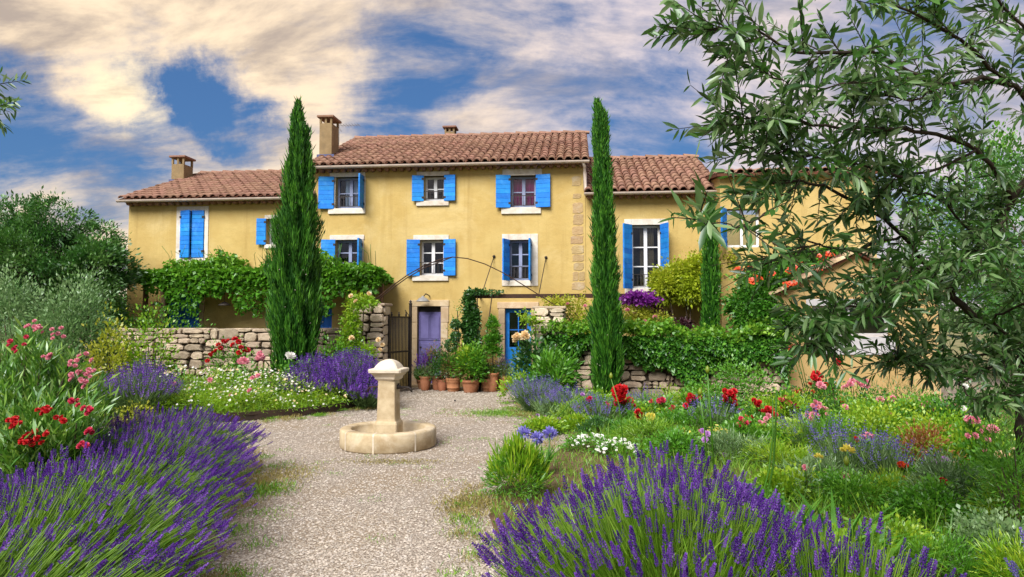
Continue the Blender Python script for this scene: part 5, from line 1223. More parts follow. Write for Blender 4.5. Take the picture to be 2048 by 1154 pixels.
ivy('ivy', 'glossy green ivy between the gate pillar and the slim cypress', 1085, 1205, 668, 712, 2400, 'ivy', .26)
# ------------------------------------------------------------------ pots before the facade
def pot(px0, px1, pyt, pyb, label, d=None, style=0, group='terracotta pots before the facade', cat='potted plant', name='potted_plant'):
    g = gp((px0 + px1) / 2, pyb) if d is None else None; Y = (g.y + .12) if d is None else d; s_ = Y / FPX
    x = at((px0 + px1) / 2, pyb, Y).x; r = (px1 - px0) / 2 * s_; h = (pyb - pyt) * s_ if d is None else (pyb - pyt) * s_
    e = E(name, label, cat, (x, Y, 0), 0, None)
    prof = [[(.68 * r, 0), (.72 * r, .02), (.90 * r, h * .62), (.93 * r, h * .78), (1.0 * r, h * .80), (1.02 * r, h * .98), (.98 * r, h), (.86 * r, h), (.84 * r, h * .85), (0, h * .85)],
            [(.60 * r, 0), (.64 * r, .02), (.80 * r, h * .45), (.84 * r, h * .70), (.82 * r, h * .82), (.98 * r, h * .92), (1.0 * r, h), (.86 * r, h), (.8 * r, h * .88), (0, h * .88)],
            [(.70 * r, 0), (.74 * r, .02), (.80 * r, h * .25), (.84 * r, h * .26), (.84 * r, h * .31), (.82 * r, h * .32), (.90 * r, h * .68), (.94 * r, h * .70), (.94 * r, h * .75), (.92 * r, h * .80), (1.0 * r, h * .86), (1.0 * r, h), (.88 * r, h), (.86 * r, h * .88), (0, h * .88)]][style]
    MB().lathe(prof[:-1] + [(.0, prof[-1][1])], 22).build('pot', M['terracotta'], e)
    MB().lathe([(.86 * r, h * .89), (0, h * .90)], 18).build('soil', M['soil'], e)
    return e, r, h, s_
def pot_foliage(e, h, rx, hh, mat, n, leaf, lw, clumps=24, cs=.24, z0=0.0, low=.1, droop=.1):
    P, D, q = mound_pts(n, rx, rx, hh, clumps, cs, low=low); P[:, 2] += h - .02 + z0; L = leaf * (.65 + .7 * RG.random(n)); leaf_obj('foliage', P, D, L, L * lw / leaf, mat, e, droop, q)
e, r, h, s_ = pot(833, 863, 760, 779, 'round clipped boxwood ball in a low terracotta pot', style=0); pot_foliage(e, h, 19 * s_, 34 * s_, 'mid_green', 10, .035, .022, 60, .14); n = 3200; u = rnd_dirs(n) * (.82 + .2 * RG.random((n, 1))) * np.array([[19 * s_, 19 * s_, 16 * s_]]); leaf_obj('foliage_ball', u + np.array([[0, 0, h + 13 * s_]]), unit(unit(u) * .5 + rnd_dirs(n)), .045, .034, 'ivy_top', e)
e, r, h, s_ = pot(862, 888, 753, 781, 'loose reddish-brown shrub in a tall rounded terracotta pot', style=1); pot_foliage(e, h, 24 * s_, 62 * s_, 'brown_leaf', 1500, .06, .022, 22); pot_foliage(e, h, 20 * s_, 40 * s_, 'mid_green', 500, .05, .02, 14)
e, r, h, s_ = pot(891, 922, 757, 784, 'wispy brownish-green plant in a ribbed terracotta pot', style=2); pot_foliage(e, h, 20 * s_, 55 * s_, 'brown_leaf', 900, .10, .012, 20); pot_foliage(e, h, 22 * s_, 50 * s_, 'mid_green', 900, .08, .018, 20)
e, r, h, s_ = pot(923, 959, 761, 786, 'big bright green leafy bush in the widest terracotta pot', style=0); pot_foliage(e, h, 26 * s_, 64 * s_, 'mid_green', 2300, .085, .04, 30); pot_foliage(e, h, 23 * s_, 68 * s_, 'lime', 600, .08, .04, 16, low=.3)
e, r, h, s_ = pot(961, 988, 758, 784, 'small dark green plant with yellow tips in a banded terracotta pot', style=2); pot_foliage(e, h, 18 * s_, 26 * s_, 'dark_green', 800, .06, .03); pot_foliage(e, h, 12 * s_, 32 * s_, 'yellow_leaf', 120, .05, .025, 6, low=.4)
e, r, h, s_ = pot(988, 1020, 757, 781, 'olive green mounded heather in a low terracotta pot by the blue door', style=0); pot_foliage(e, h, 20 * s_, 30 * s_, 'lime', 700, .05, .014); pot_foliage(e, h, 19 * s_, 28 * s_, 'brown_leaf', 700, .05, .014)
# second row, close to the wall
def back_pot(px, wpx, pyt, d, label, style=1):
    pyb = 640 + EYE * FPX / d; e, r, h, s_ = pot(px - wpx / 2, px + wpx / 2, pyt, pyb, label, d=d, style=style); return e, r, h, s_
e, r, h, s_ = back_pot(911, 22, 758, 16.4, 'topiary of two small dark balls on a bare stem against the facade')
MB().tube([(0, 0, h * .8), (.01, 0, h + .5), (.0, 0, at(911, 640, 16.4).z)], .014, 6).build('stem', M['bark'], e)
for (py, rp) in ((649, 10), (672, 9), (690, 13)):
    zc = at(911, py, 16.4).z; n = 700; u = rnd_dirs(n) * (.75 + .3 * RG.random((n, 1))) * rp * s_; leaf_obj('foliage_ball', u + np.array([(-.1 if rp == 13 else 0), 0, zc]), unit(unit(u) * .4 + rnd_dirs(n)), .045, .03, 'dark_green', e)
e, r, h, s_ = back_pot(985, 26, 745, 16.3, 'upright bushy green laurel in a terracotta pot beside the blue door')
for (py, rp, n) in ((652, 9, 420), (675, 12, 700), (700, 14, 800), (640, 5, 160)):
    P, D, q = mound_pts(n, rp * s_, rp * s_, rp * 2.2 * s_, 14, .25); P[:, 2] += at(985, py, 16.3).z - rp * s_; leaf_obj('foliage', P, D, .08, .032, 'mid_green', e, 0, q)
MB().tube([(0, 0, h * .8), (.01, 0, h + .5), (.0, 0, at(985, 645, 16.3).z)], .015, 6).build('stem', M['bark'], e)
e, r, h, s_ = back_pot(850, 24, 752, 16.6, 'potted lavender with purple spikes at the foot of the purple door')
pot_foliage(e, h, 20 * s_, 26 * s_, 'grey_green', 700, .09, .012); P, D, q = mound_pts(240, 20 * s_, 18 * s_, 40 * s_, 14, .25, low=.5); P[:, 2] += h + .05; leaf_obj('flowers', P, unit(D + np.array([0, 0, 1.2])), .07, .024, 'lav_violet', e)
e, r, h, s_ = back_pot(946, 30, 757, 16.5, 'bronze-leaved shrub in a pot behind the big green bush'); pot_foliage(e, h, 32 * s_, 55 * s_, 'brown_leaf', 1300, .06, .028, 24)
e, r, h, s_ = back_pot(885, 24, 758, 16.5, 'dark green bush in a pot behind the reddish shrub'); pot_foliage(e, h, 20 * s_, 70 * s_, 'dark_green', 1300, .06, .028, 24)
e, r, h, s_ = back_pot(1008, 24, 752, 16.5, 'pale lilac lavender in a pot before the blue door'); pot_foliage(e, h, 18 * s_, 26 * s_, 'grey_green', 500, .09, .012); P, D, q = mound_pts(120, 18 * s_, 16 * s_, 36 * s_, 14, .25, low=.5); P[:, 2] += h + .02; leaf_obj('flowers', P, unit(D + np.array([0, 0, 1.2])), .06, .02, 'lav_blue', e)
# climbing column on the facade
ic = leafmass('star_jasmine', 'dark green climber growing as a column up the facade to the beam', 'climber', [(942, 645, 15, 34, 16.6, 3600), (940, 605, 11, 22, 16.6, 1900), (943, 685, 16, 22, 16.6, 1900), (955, 584, 20, 5, 16.55, 420), (985, 585, 22, 4, 16.5, 160)], 'dark_green', .065, .042, .18, cl=40)
wt = leafmass('wispy_climber', 'wispy thin stemmed climber beside the purple door frame', 'climber', [(915, 622, 12, 18, 16.8, 90), (905, 660, 8, 25, 16.8, 60)], 'mid_green', .05, .025, .1)

# ------------------------------------------------------------------ left side: shrubs, oleander, lavender row
def S(px, pt, d, w): return spot(px, pt, d, w)
x, y, h, r = S(35, 570, 13.6, 130); bush('grey_shrub', 'silvery grey-green shrub below the big olive tree at the bed end', 'shrub', x, y, h, r, 'silver_leaf', 8000, .085, .032, 44, .17)
x, y, h, r = S(150, 575, 13.4, 160); bush('grey_shrub', 'taller silvery shrub between the big olive tree and the stone wall', 'shrub', x, y, h, r, 'silver_leaf', 10000, .085, .032, 50, .17)
x, y, h, r = S(300, 612, 16.65, 200); bush('laurel_hedge', 'bright green leafy hedge rising just behind the pale stone wall', 'hedge', x, y, h, r, 'mid_green', 5200, .08, .04, 44, ry=.26, z0=0)
x, y, h, r = S(225, 606, 16.75, 110); bush('laurel_hedge', 'taller part of leafy hedge next to the big olive tree', 'hedge', x, y, h, r, 'mid_green', 2600, .08, .04, 30, ry=.26, z0=0)
# oleander
def oleander(label, x, y, h, rx, ry, n, blooms, seed):
    b = E('oleander', label, 'oleander', (x, y, ZB(x, y))); m = 40; V0 = np.zeros((m, 3)); V0[:, :2] = RG.normal(size=(m, 2)) * .07
    a = RG.random(m) * 6.28; q = np.sqrt(RG.random(m)); T = np.c_[rx * q * np.cos(a), ry * q * np.sin(a), h * (1 - .35 * q ** 2) * (.75 + .22 * RG.random(m))]
    V, F = stems_mesh(V0, T, .012, .1, 3); O('stem', npmesh('stem', V, F), M['bark'], b, kind='stuff')
    k = RG.integers(0, m, n); t = np.clip(1 - RG.random(n) ** 1.5 * .75, 0, 1)[:, None]; P = V0[k] * (1 - t) + T[k] * t + RG.normal(size=(n, 3)) * .05
    D = unit(unit(T[k] - V0[k]) * .8 + rnd_dirs(n) * .75 + np.array([[0, 0, .4]])); L = .15 * (.6 + .6 * RG.random(n)); leaf_obj('foliage', P, D, L, L * .14, 'oleander_leaf', b, .15, mid=.45)
    for (px, py, d_, mt, nn, sp) in blooms:
        c = at(px, py, d_) - b.location
        for i in range(nn): bloom(b, c + Vector((random.gauss(0, sp), random.gauss(0, sp * .7), random.gauss(0, sp * .6))), random.uniform(.040, .055), mt)
    return b
oleander('tall oleander with long pale leaves and pink and red blooms', at(62, 800, 6.5).x, 6.5, 1.66, .66, .62, 9000,
         [(70, 657, 6.4, 'pink_petal', 10, .05), (100, 663, 6.3, 'pink_petal', 6, .05), (30, 692, 6.2, 'crimson_petal', 8, .05), (152, 722, 6.0, 'pink_petal', 9, .05), (172, 745, 6.0, 'pink_petal', 10, .04), (165, 768, 6.0, 'pink_petal', 6, .03), (98, 712, 6.1, 'pink_petal', 4, .03), (140, 757, 6.1, 'pink_petal', 3, .03)], 1)
oleander('low oleander with clusters of deep red blooms among the lavender', at(95, 860, 5.6).x, 5.6, 1.12, .56, .45, 6500,
         [(30, 845, 5.2, 'red_petal', 14, .05), (60, 872, 5.2, 'red_petal', 12, .05), (85, 880, 5.15, 'red_petal', 6, .04), (95, 822, 5.2, 'red_petal', 7, .04), (122, 843, 5.2, 'red_petal', 5, .03), (178, 820, 5.1, 'crimson_petal', 5, .03), (183, 863, 5.1, 'crimson_petal', 4, .02), (155, 803, 5.2, 'crimson_petal', 4, .03), (172, 888, 5.1, 'crimson_petal', 3, .02)], 2)
# lavender row along the left of the path
GRP = None
LL = [(-2.62, 2.75, .92, .80, 1000, (.28, .15), 'large violet lavender bush leaning onto the path at the near end of its row', 220),
      (-2.82, 3.75, .90, .78, 1000, (.32, .1), 'large violet lavender bush leaning over the gravel below the red oleander', 120),
      (-3.12, 4.8, .88, .74, 900, (.32, .05), 'violet lavender bush between the red oleander and the gravel', 60),
      (-3.45, 5.9, .88, .72, 900, (.30, .05), 'violet lavender bush in the row across the gravel from the fountain', 0),
      (-3.80, 7.1, .88, .72, 900, (.25, .1), 'violet lavender bush at the far end of the row by the tall oleander', 0),
      (-3.5, 3.4, .80, .74, 600, (-.05, .0), 'violet lavender bush growing in front of the red oleander', 0)]
for (x, y, R, h, n, lean, lb, pt) in LL: lavender(lb, x, y, R, h, int(n * 1.5), lean, spike=.064, parts=pt, frac=(.33, .35, .42, .55, .65, .30)[LL.index((x, y, R, h, n, lean, lb, pt))])
# ------------------------------------------------------------------ round bed before the stone wall
def mk(px, pt, d, w): return spot(px, pt, d, w)
x, y, h, r = mk(222, 655, 13.0, 75); bush('golden_shrub', 'yellow-leaved shrub with a white flower at the end of the stone wall', 'shrub', x, y, h, r, 'yellow_leaf', 1700, .075, .038, 20)
x, y, h, r = mk(300, 648, 13.4, 90); b = bush('rose_bush', 'upright lime green rose bush without blooms against the stone wall', 'rose', x, y, h, r, 'lime', 2000, .075, .038, 22)
x, y, h, r = mk(245, 738, 10.9, 130)
lavender('violet lavender clump beside the tall oleander in the round bed', x, 11.4, .62, .80, 520, (0, 0), low=True, spike=.095, stem='lav_grey', frac=.85)
x, y, h, r = mk(292, 712, 12.9, 70); lavender('small violet lavender clump under the lime rose bush', x, y, .32, h - .1, 110, low=True, spike=.085, stem='lav_grey')
rb = bush('rose_bush', 'rose bush with red blooms against the pale stone wall', 'rose', *mk(455, 690, 13.8, 80)[:2], mk(455, 690, 13.8, 80)[2], .42, 'mid_green', 1100, .06, .034, 20)
bloom_px(rb, [(437, 690), (447, 684), (456, 682), (470, 679), (477, 684), (466, 690), (426, 706), (420, 710), (432, 702), (487, 704), (495, 701), (478, 706), (441, 697), (415, 722), (482, 695)], 13.5, 'red_petal', .12, jit=.1)
pk = bush('rose_bush', 'rose bush with two large pink blooms beside the broad cypress', 'rose', *mk(505, 712, 13.0, 70)[:2], mk(505, 715, 13.0, 70)[2], .36, 'mid_green', 600, .06, .034, 14)
bloom_px(pk, [(520, 708), (517, 717), (524, 716), (521, 712), (486, 720), (481, 724), (490, 723)], 12.7, 'pink_petal', .14, jit=.05)
wr = bush('rose_bush', 'rose bush with one white bloom at the foot of the broad cypress', 'rose', *mk(580, 716, 13.2, 50)[:2], mk(580, 720, 13.2, 50)[2], .26, 'mid_green', 420, .06, .034, 12)
bloom_px(wr, [(577, 711), (583, 712), (580, 714)], 13.0, 'white_petal', .15, jit=.03)
DL = ['low lime mound of white daisies at the steel edging', 'lime green daisy mound']
for i, (px, pt, d_, w, nf, lb) in enumerate(((360, 735, 12.3, 150, 60, 'lime green daisy mound between the lavender clump and the red roses'), (450, 742, 12.4, 170, 150, 'lime green mound dotted with white daisies below the red roses'), (545, 745, 12.6, 170, 170, 'lime green mound dotted with white daisies below the white rose'), (640, 768, 12.9, 140, 60, 'greener daisy mound at the foot of the violet lavender'), (490, 775, 12.05, 150, 60, 'low daisy mound spilling over the steel edging'), (400, 778, 11.75, 150, 50, 'low daisy mound at the edging behind the lavender row'), (600, 790, 12.55, 110, 30, 'small daisy mound at the edging below the lavender'), (300, 770, 11.6, 140, 10, 'plain lime mound beside the violet lavender clump'))):
    x, y, h, r = mk(px, pt, d_, w); b = bush('daisy_mound', lb, 'daisies', x, y, h - .1, r, 'lime', 2600, .055, .014, 40, .2, ry=.55)
    scatter_flowers(b, nf, r * 1.05, .6, (h - .1) * 1.05, .045, 'white_petal'); scatter_flowers(b, nf // 4, r, .6, (h - .1) * 1.05, .05, 'cream_petal', name='cream_flowers')
pinks = bush('rose_bush', 'low rose bush with scattered pink blooms among the daisies', 'rose', *mk(360, 760, 12.0, 60)[:2], .75, .3, 'mid_green', 300, .06, .034, 10)
bloom_px(pinks, [(298, 772), (516, 752), (500, 782), (347, 768), (462, 790), (505, 756), (420, 760)], 11.8, 'pink_petal', .10, jit=.1)
yw = bush('yellow_flower', 'small yellow-flowered clump between the lavender and the daisies', 'flowers', *mk(272, 800, 10.95, 60)[:2], .42, .28, 'yellow_leaf', 420, .05, .03, 12)
for i, (px, pt, d_, R, h, n, lb) in enumerate(((700, 722, 13.5, .74, .92, 1300, 'dense violet lavender mound beside the gate pillar'), (625, 730, 13.4, .60, .85, 900, 'violet lavender mound under the broad cypress'), (735, 745, 13.2, .45, .72, 600, 'violet lavender mound at the edging behind the fountain'))):
    p = at(px, pt, d_); lavender(lb, p.x, d_, R, h, n, (.06, -.12), low=True, spike=.10, stem='lav_grey', top=.6, frac=.9, leafn=1.2)
x, y, h, r = mk(668, 690, 14.3, 110); bush('spotted_shrub', 'light green shrub between the broad cypress and the gate pillar', 'shrub', x, y, h, r, 'mid_green', 1600, .07, .035, 26); 
cr = leafmass('climbing_rose', 'yellow-green climbing rose with pink buds over the gate pillar', 'rose', [(706, 640, 20, 42, 14.75, 1500), (728, 604, 24, 13, 14.8, 800), (700, 685, 22, 30, 14.6, 1000), (735, 712, 18, 26, 14.4, 700)], 'lime', .065, .032, .3)
bloom_px(cr, [(702, 592), (705, 678), (757, 680), (765, 690), (703, 676), (760, 700), (738, 588), (712, 603)], 14.3, 'cream_petal', .11)
# ------------------------------------------------------------------ right bed
# near lavender
lavender('largest violet lavender bush fanning out over the edge of the gravel', .80, 3.40, .88, .86, 2300, (-.05, .10), spike=.066, parts=300, frac=.38)
lavender('violet lavender bush beside the strap-leaved plants', 1.40, 3.0, .50, .78, 800, (.05, .0), spike=.062, parts=150, frac=.34)
lavender('upright violet lavender bush behind the largest one', 1.05, 4.5, .62, .80, 600, (0, .05), spike=.075, frac=.45)
lavender('straggling lavender bush in the far corner of the bed near the olive trunk', 2.95, 3.55, .42, .62, 150, (.1, -.05), spike=.075, mat='lav_blue')
# along the path
x, y, h, r = spot(1022, 898, 6.6, 100); b = bush('rosemary', 'bright green rosemary bush at the edge of the path', 'rosemary', x + .05, y, h, r, 'mid_green', 2600, .05, .010, 44, .17)
P, D, q = mound_pts(900, r, r, h * 1.08, 50, .12, low=.2); leaf_obj('shoots', P, unit(D + np.array([0, 0, .9])), .13, .016, 'lime', b, 0)
ag = strap('agapanthus', 'blue agapanthus with three round flower heads beside the rosemary', 'agapanthus', at(1085, 930, 7.5).x, 7.5, .34, 46, .028, 'mid_green', spread=.6)
for px, py in ((1048, 867), (1074, 878), (1100, 868)):
    p = at(px, py, 7.45) - ag.location; MB().tube([(p.x * .4, p.y, 0), (p.x * .8, p.y, p.z * .5), p], [.008, .007, .006], 5).build('stem', M['mid_green'], ag)
    O('flower_head', bloom_me('globe', 'agapanthus'), None, ag, p, (0, 0, random.random() * 6), .16)
    O('flower_head', bloom_me('umbel', 'agapanthus'), None, ag, p, (0, 0, random.random() * 6), .19)
for i, (px, pt, d_, w, lb) in enumerate(((1180, 878, 8.9, 90, 'low mat of white flowers behind the agapanthus'), (1235, 885, 8.5, 80, 'low mat of white flowers behind the largest lavender'))):
    x, y, h, r = spot(px, pt, d_, w); b = bush('white_mat', lb, 'flowers', x, y, max(h, .2), r, 'mid_green', 700, .04, .02, 20); scatter_flowers(b, 70, r * 1.1, r, max(h, .2) * 1.08, .05, 'white_petal')
# tall leafy group by the right gate pillar
x, y, h, r = spot(1066, 672, 14.4, 70); yb = bush('rose_bush', 'tall dark green rose bush with two cream blooms before the blue door', 'rose', x, y, h, r, 'dark_green', 2600, .08, .045, 34)
bloom_px(yb, [(1030, 676), (1035, 672), (1033, 680), (1050, 669), (1053, 673), (1047, 674)], 14.0, 'cream_petal', .17, jit=.03)
x, y, h, r = spot(1105, 712, 13.6, 90); bush('peony', 'bright green peony bush with long leaves below the gate pillar', 'shrub', x, y, h, r, 'mid_green', 1500, .16, .045, 30)
x, y, h, r = spot(1035, 745, 13.9, 60); bush('lime_shrub', 'lime green clump at the corner of the gravel by the pots', 'shrub', x, y, h, r, 'lime', 1000, .06, .03, 24)
x, y, h, r = spot(1050, 600, 15.3, 40)
cl2 = leafmass('climbing_rose', 'thin yellow-green rose shoots hanging before the blue glazed door', 'rose', [(1052, 632, 14, 14, 14.6, 180), (1072, 650, 14, 22, 14.7, 260)], 'lime', .065, .035, .2)
for i, (px, pt, d_, R, h, n, lb) in enumerate(((1072, 768, 12.6, .50, .62, 300, 'blue-grey lavender clump nearest the corner of the gravel'), (1140, 788, 11.8, .42, .50, 200, 'pale lilac lavender clump before the peony bush'), (1205, 825, 10.9, .50, .42, 220, 'low lilac lavender beside the round dark shrub'), (1290, 800, 11.6, .45, .5, 120, 'thin lilac lavender behind the yellow flower'), (1105, 800, 11.9, .45, .45, 130, 'grey-green lavender clump with few flowers by the gravel'), (1700, 905, 7.3, .45, .55, 110, 'thin blue lavender among the cream alliums'), (1780, 930, 6.9, .40, .5, 90, 'thin blue lavender before the rust-coloured bush'), (1620, 850, 8.6, .4, .55, 70, 'thin blue lavender behind the cream alliums'), (1430, 830, 10, .4, .55, 90, 'blue lavender behind the flat yellow flowers'))):
    p = at(px, pt, d_); lavender(lb, p.x, d_, R, h, n, low=True, mat='lav_blue', stem='lav_grey', spike=.075, top=.35, frac=.75)
x, y, h, r = spot(1195, 838, 10.2, 75); bush('round_shrub', 'round dark green clipped shrub among lilac lavender', 'shrub', x, y, h, r, 'dark_green', 2200, .045, .012, 50, .16)
x, y, h, r = spot(1300, 838, 9.2, 110); bush('santolina', 'feathery fresh green santolina mound behind the largest lavender', 'shrub', x, y, h, r, 'grass', 2800, .07, .008, 44, .18)
x, y, h, r = spot(1155, 800, 11.2, 90); bush('santolina', 'feathery pale green mound beside the gravel and lilac lavender', 'shrub', x, y, h, r, 'grass', 2000, .07, .009, 40, .18)
x, y, h, r = spot(1470, 870, 8.2, 120); bush('santolina', 'feathery blue-green mound below the flat yellow flowers', 'shrub', x, y, h, r, 'grey_green', 2600, .08, .009, 44, .18)
x, y, h, r = spot(1640, 920, 7.0, 130); bush('santolina', 'feathery grey mound under the cream alliums', 'shrub', x, y, h, r, 'grey_green', 2400, .08, .009, 44, .18)
x, y, h, r = spot(1890, 925, 5.9, 120); bush('santolina', 'feathery silver mound near the olive trunk', 'shrub', x, y, h, r, 'grey_green', 2400, .08, .009, 44, .18)
# roses
def rose(px, pt, d_, w, lb, blooms, mat, size, bd=None, lm='mid_green', n=900):
    x, y, h, r = spot(px, pt, d_, w); b = bush('rose_bush', lb, 'rose', x, y, h, r, lm, n, .06, .034, 20)
    bloom_px(b, blooms, bd or d_ - .25, mat, size * 1.12, jit=.06, stemto=True)
    for q in range(len(blooms)):                              # more blooms of the same colour on its dome
        an_ = random.uniform(-3.0, .0); rr_ = random.uniform(.3, 1.0)
        bloom(b, Vector((r * rr_ * math.cos(an_), r * rr_ * math.sin(an_), h * (1 - .45 * rr_ ** 2) * random.uniform(.9, 1.06))), size * random.uniform(.6, .95), mat)
    return b
rose(1245, 800, 11.0, 70, 'rose bush with one large deep red bloom before the slim cypress', [(1240, 778), (1245, 786), (1236, 790), (1243, 797), (1238, 803), (1248, 779), (1233, 782)], 'red_petal', .15)
rose(1180, 800, 11.3, 60, 'rose bush with small coral red blooms beside the lilac lavender', [(1176, 800), (1216, 812), (1180, 797), (1213, 808)], 'red_petal', .09)
rose(1320, 800, 11.2, 70, 'rose bush with coral blooms before the ivy wall', [(1325, 800), (1318, 802), (1345, 815), (1303, 803), (1340, 822)], 'crimson_petal', .09)
rose(1280, 828, 10.0, 50, 'low rose with red blooms beside the yellow flower', [(1276, 824), (1283, 830), (1278, 833)], 'red_petal', .10)
rose(1455, 800, 10.4, 80, 'rose bush with a cluster of scarlet blooms behind the flat yellow flowers', [(1450, 784), (1460, 786), (1468, 783), (1455, 792), (1448, 796), (1464, 791), (1452, 800)], 'red_petal', .10)
rose(1525, 815, 9.8, 80, 'rose bush with scarlet and pink blooms beside the tall allium stalks', [(1508, 802), (1518, 806), (1513, 810), (1535, 818), (1530, 825), (1540, 822), (1550, 830), (1488, 835)], 'red_petal', .09)
pb = rose(1540, 840, 9.4, 60, 'rose bush with small pink blooms under the scarlet ones', [(1536, 832), (1532, 838), (1528, 848), (1597, 862), (1400, 864), (1580, 868), (1520, 845)], 'pink_petal', .075)
rose(1630, 765, 11.6, 110, 'large dark rose bush with bright red blooms against the outhouse wall', [(1632, 748), (1638, 752), (1628, 755), (1634, 760), (1590, 700), (1583, 702), (1597, 698), (1676, 725)], 'red_petal', .12, lm='dark_green', n=1800)
rose(1632, 815, 10.0, 70, 'tall rose bush with a column of pink blooms', [(1630, 805), (1626, 812), (1636, 815), (1630, 822), (1625, 830), (1622, 838), (1633, 832), (1638, 808), (1622, 845)], 'pink_petal', .085)
rose(1710, 765, 11.3, 110, 'rose bush with pale pink blooms under the outhouse window', [(1705, 762), (1715, 766), (1725, 770), (1732, 763), (1700, 768), (1735, 772), (1640, 770), (1645, 774)], 'pink_petal', .10)
rose(1725, 880, 8.2, 60, 'rose bush with pink and red blooms behind the cream alliums', [(1735, 871), (1728, 875), (1741, 874), (1722, 878)], 'pink_petal', .085)
rose(1712, 880, 8.1, 24, 'single red rose beside the pink ones', [(1711, 879)], 'red_petal', .08, n=200)
rose(1945, 850, 7.6, 90, 'rose bush with pink blooms beside the olive trunk', [(1938, 840), (1944, 843), (1950, 841), (1984, 858), (1990, 860)], 'pink_petal', .085)
rose(1960, 880, 7.2, 90, 'rose bush with faded salmon blooms below the olive', [(1950, 872), (1935, 872), (1975, 880)], 'pink_petal', .06)
rose(2015, 900, 6.4, 90, 'rose bush with pale cream blooms at the olive trunk', [(2003, 908), (2030, 905), (2040, 922), (1998, 910)], 'cream_petal', .07)
rose(1885, 960, 5.9, 40, 'low plant with one dark red flower below the rust-coloured bush', [(1882, 961), (1886, 963)], 'red_petal', .06, n=300)
rose(1805, 935, 6.8, 60, 'low plant with orange flowers before the rust-coloured bush', [(1797, 930), (1803, 928), (1812, 932), (1800, 958), (1806, 955)], 'orange_petal', .05, n=400)
rose(1920, 770, 9.0, 80, 'white rose bush under the olive branches beside the outhouse', [(1912, 757), (1922, 758), (1917, 762)], 'white_petal', .10, lm='dark_green')
x, y, h, r = spot(1300, 850, 9.7, 30); yf = bush('yellow_flower', 'yellow flower head on a stalk above the feathery santolina', 'flowers', x, y, .6, .1, 'mid_green', 200, .05, .02, 8)
bloom_px(yf, [(1298, 832), (1302, 838), (1296, 840), (1304, 832)], 9.6, 'yellow_petal', .09, jit=.02, stemto=True)
for (px, pt, d_, w, lb) in ((1435, 858, 8.9, 70, 'flat yellow flower heads on a green mound behind the blue-green mound'), (1372, 862, 8.8, 50, 'flat yellow flower heads beside the coral rose bush')):
    x, y, h, r = spot(px, pt, d_, w); b = bush('yellow_flower', lb, 'flowers', x, y, h, r, 'mid_green', 800, .05, .012, 20); scatter_flowers(b, 60, r, r, h * 1.06, .05, 'yellow_petal')
for (pts, d_, mt, lb) in ((((1090, 835), (1075, 832), (1118, 838), (1115, 848), (1165, 790)), 10.6, 'mauve_petal', 'thin mauve flowers at the edge of the gravel'), (((1448, 910), (1410, 880), (1405, 862), (1415, 868)), 8.0, 'mauve_petal', 'mauve pincushion flowers above the blue-green mound'), (((1890, 920), (1870, 925), (1885, 927)), 6.5, 'mauve_petal', 'mauve flowers beside the silver mound'), (((1610, 935), (1690, 953), (1685, 955)), 6.4, 'pink_petal', 'dusky pink pincushion flowers near the tall allium stalks')):
    p = at(pts[0][0], 900, d_); b = bush('pincushion_flower', lb, 'flowers', p.x, d_, .35, .18, 'grey_green', 260, .06, .012, 10); bloom_px(b, pts, d_, mt, .075, jit=.03, stemto=True)
for (px, pt, d_, w, lb, pts, mt, sz) in ((1385, 790, 11.2, 60, 'rose bush with a pair of red blooms before the ivy wall and pale bud', [(1380, 792), (1388, 796), (1376, 800), (1372, 812)], 'red_petal', .10), (1570, 790, 10.8, 60, 'rose bush with coral pink blooms between the scarlet and the pink columns', [(1562, 800), (1570, 795), (1578, 806), (1592, 812)], 'crimson_petal', .09),
        (1770, 800, 10.0, 70, 'rose bush with loose pink blooms below the outhouse window corner', [(1760, 800), (1772, 806), (1785, 798), (1690, 815)], 'pink_petal', .09), (1485, 842, 9.2, 50, 'low crimson rose beside the flat yellow flowers', [(1482, 838), (1490, 846), (1478, 850)], 'crimson_petal', .08), (1850, 800, 9.6, 60, 'rose bush with magenta pink blooms under the olive twigs', [(1845, 812), (1856, 806), (1866, 818)], 'pink_petal', .08)):
    rose(px, pt, d_, w, lb, pts, mt, sz)
# alliums
for pts, d_, mt, sz, lb in ((((1695, 903),), 6.6, 'yellow_petal', .16, 'large cream allium head on a pale stem'), (((1637, 915),), 6.5, 'yellow_petal', .10, 'small cream allium head on a leaning stem')):
    b = E('allium', lb, 'allium', (at(pts[0][0] + 12, 1000, d_).x, d_, .012)); p = at(*pts[0], d_) - b.location
    MB().tube([(0, 0, 0), (p.x * .4, 0, p.z * .5), p], [.008, .007, .006], 5).build('stem', M['grass'], b); O('flower_head', bloom_me('umbel', mt), None, b, p, None, sz)
def stalk(lb, path, d_, bud=True, r=.008):
    g0 = at(*path[0], d_); b = E('allium', lb, 'allium', (g0.x, d_, .012)); P = [at(px, py, d_) - b.location for px, py in path]; P[0].z = 0
    MB().tube(P, [r] * (len(P) - 1) + [r * .6], 6).build('stem', M['grass'], b)
    if bud: MB().lathe([(.004, -.01), (.018, .012), (.024, .03), (.016, .055), (.002, .075)], 8).build('bud', M['yellow_leaf'], b, loc=P[-1])
stalk('tall leaning allium stalk with a pale bud before the slim cypress', [(1250, 870), (1238, 810), (1222, 757)], 8.4)
stalk('tall allium stalk with a pale bud before the ivy wall', [(1430, 920), (1420, 820), (1415, 746)], 6.8)
stalk('allium stalk with a thin bud behind the blue-green mound', [(1418, 930), (1408, 850), (1400, 790)], 7.0, r=.007)
stalk('thick pale allium stalk rising above the strap leaves', [(1500, 1060), (1530, 1010), (1547, 930), (1551, 850), (1553, 780)], 4.6, False, .007)
stalk('second thick allium stalk leaning beside its twin', [(1490, 1055), (1520, 1010), (1538, 940), (1546, 870), (1545, 800)], 4.55, False, .006)
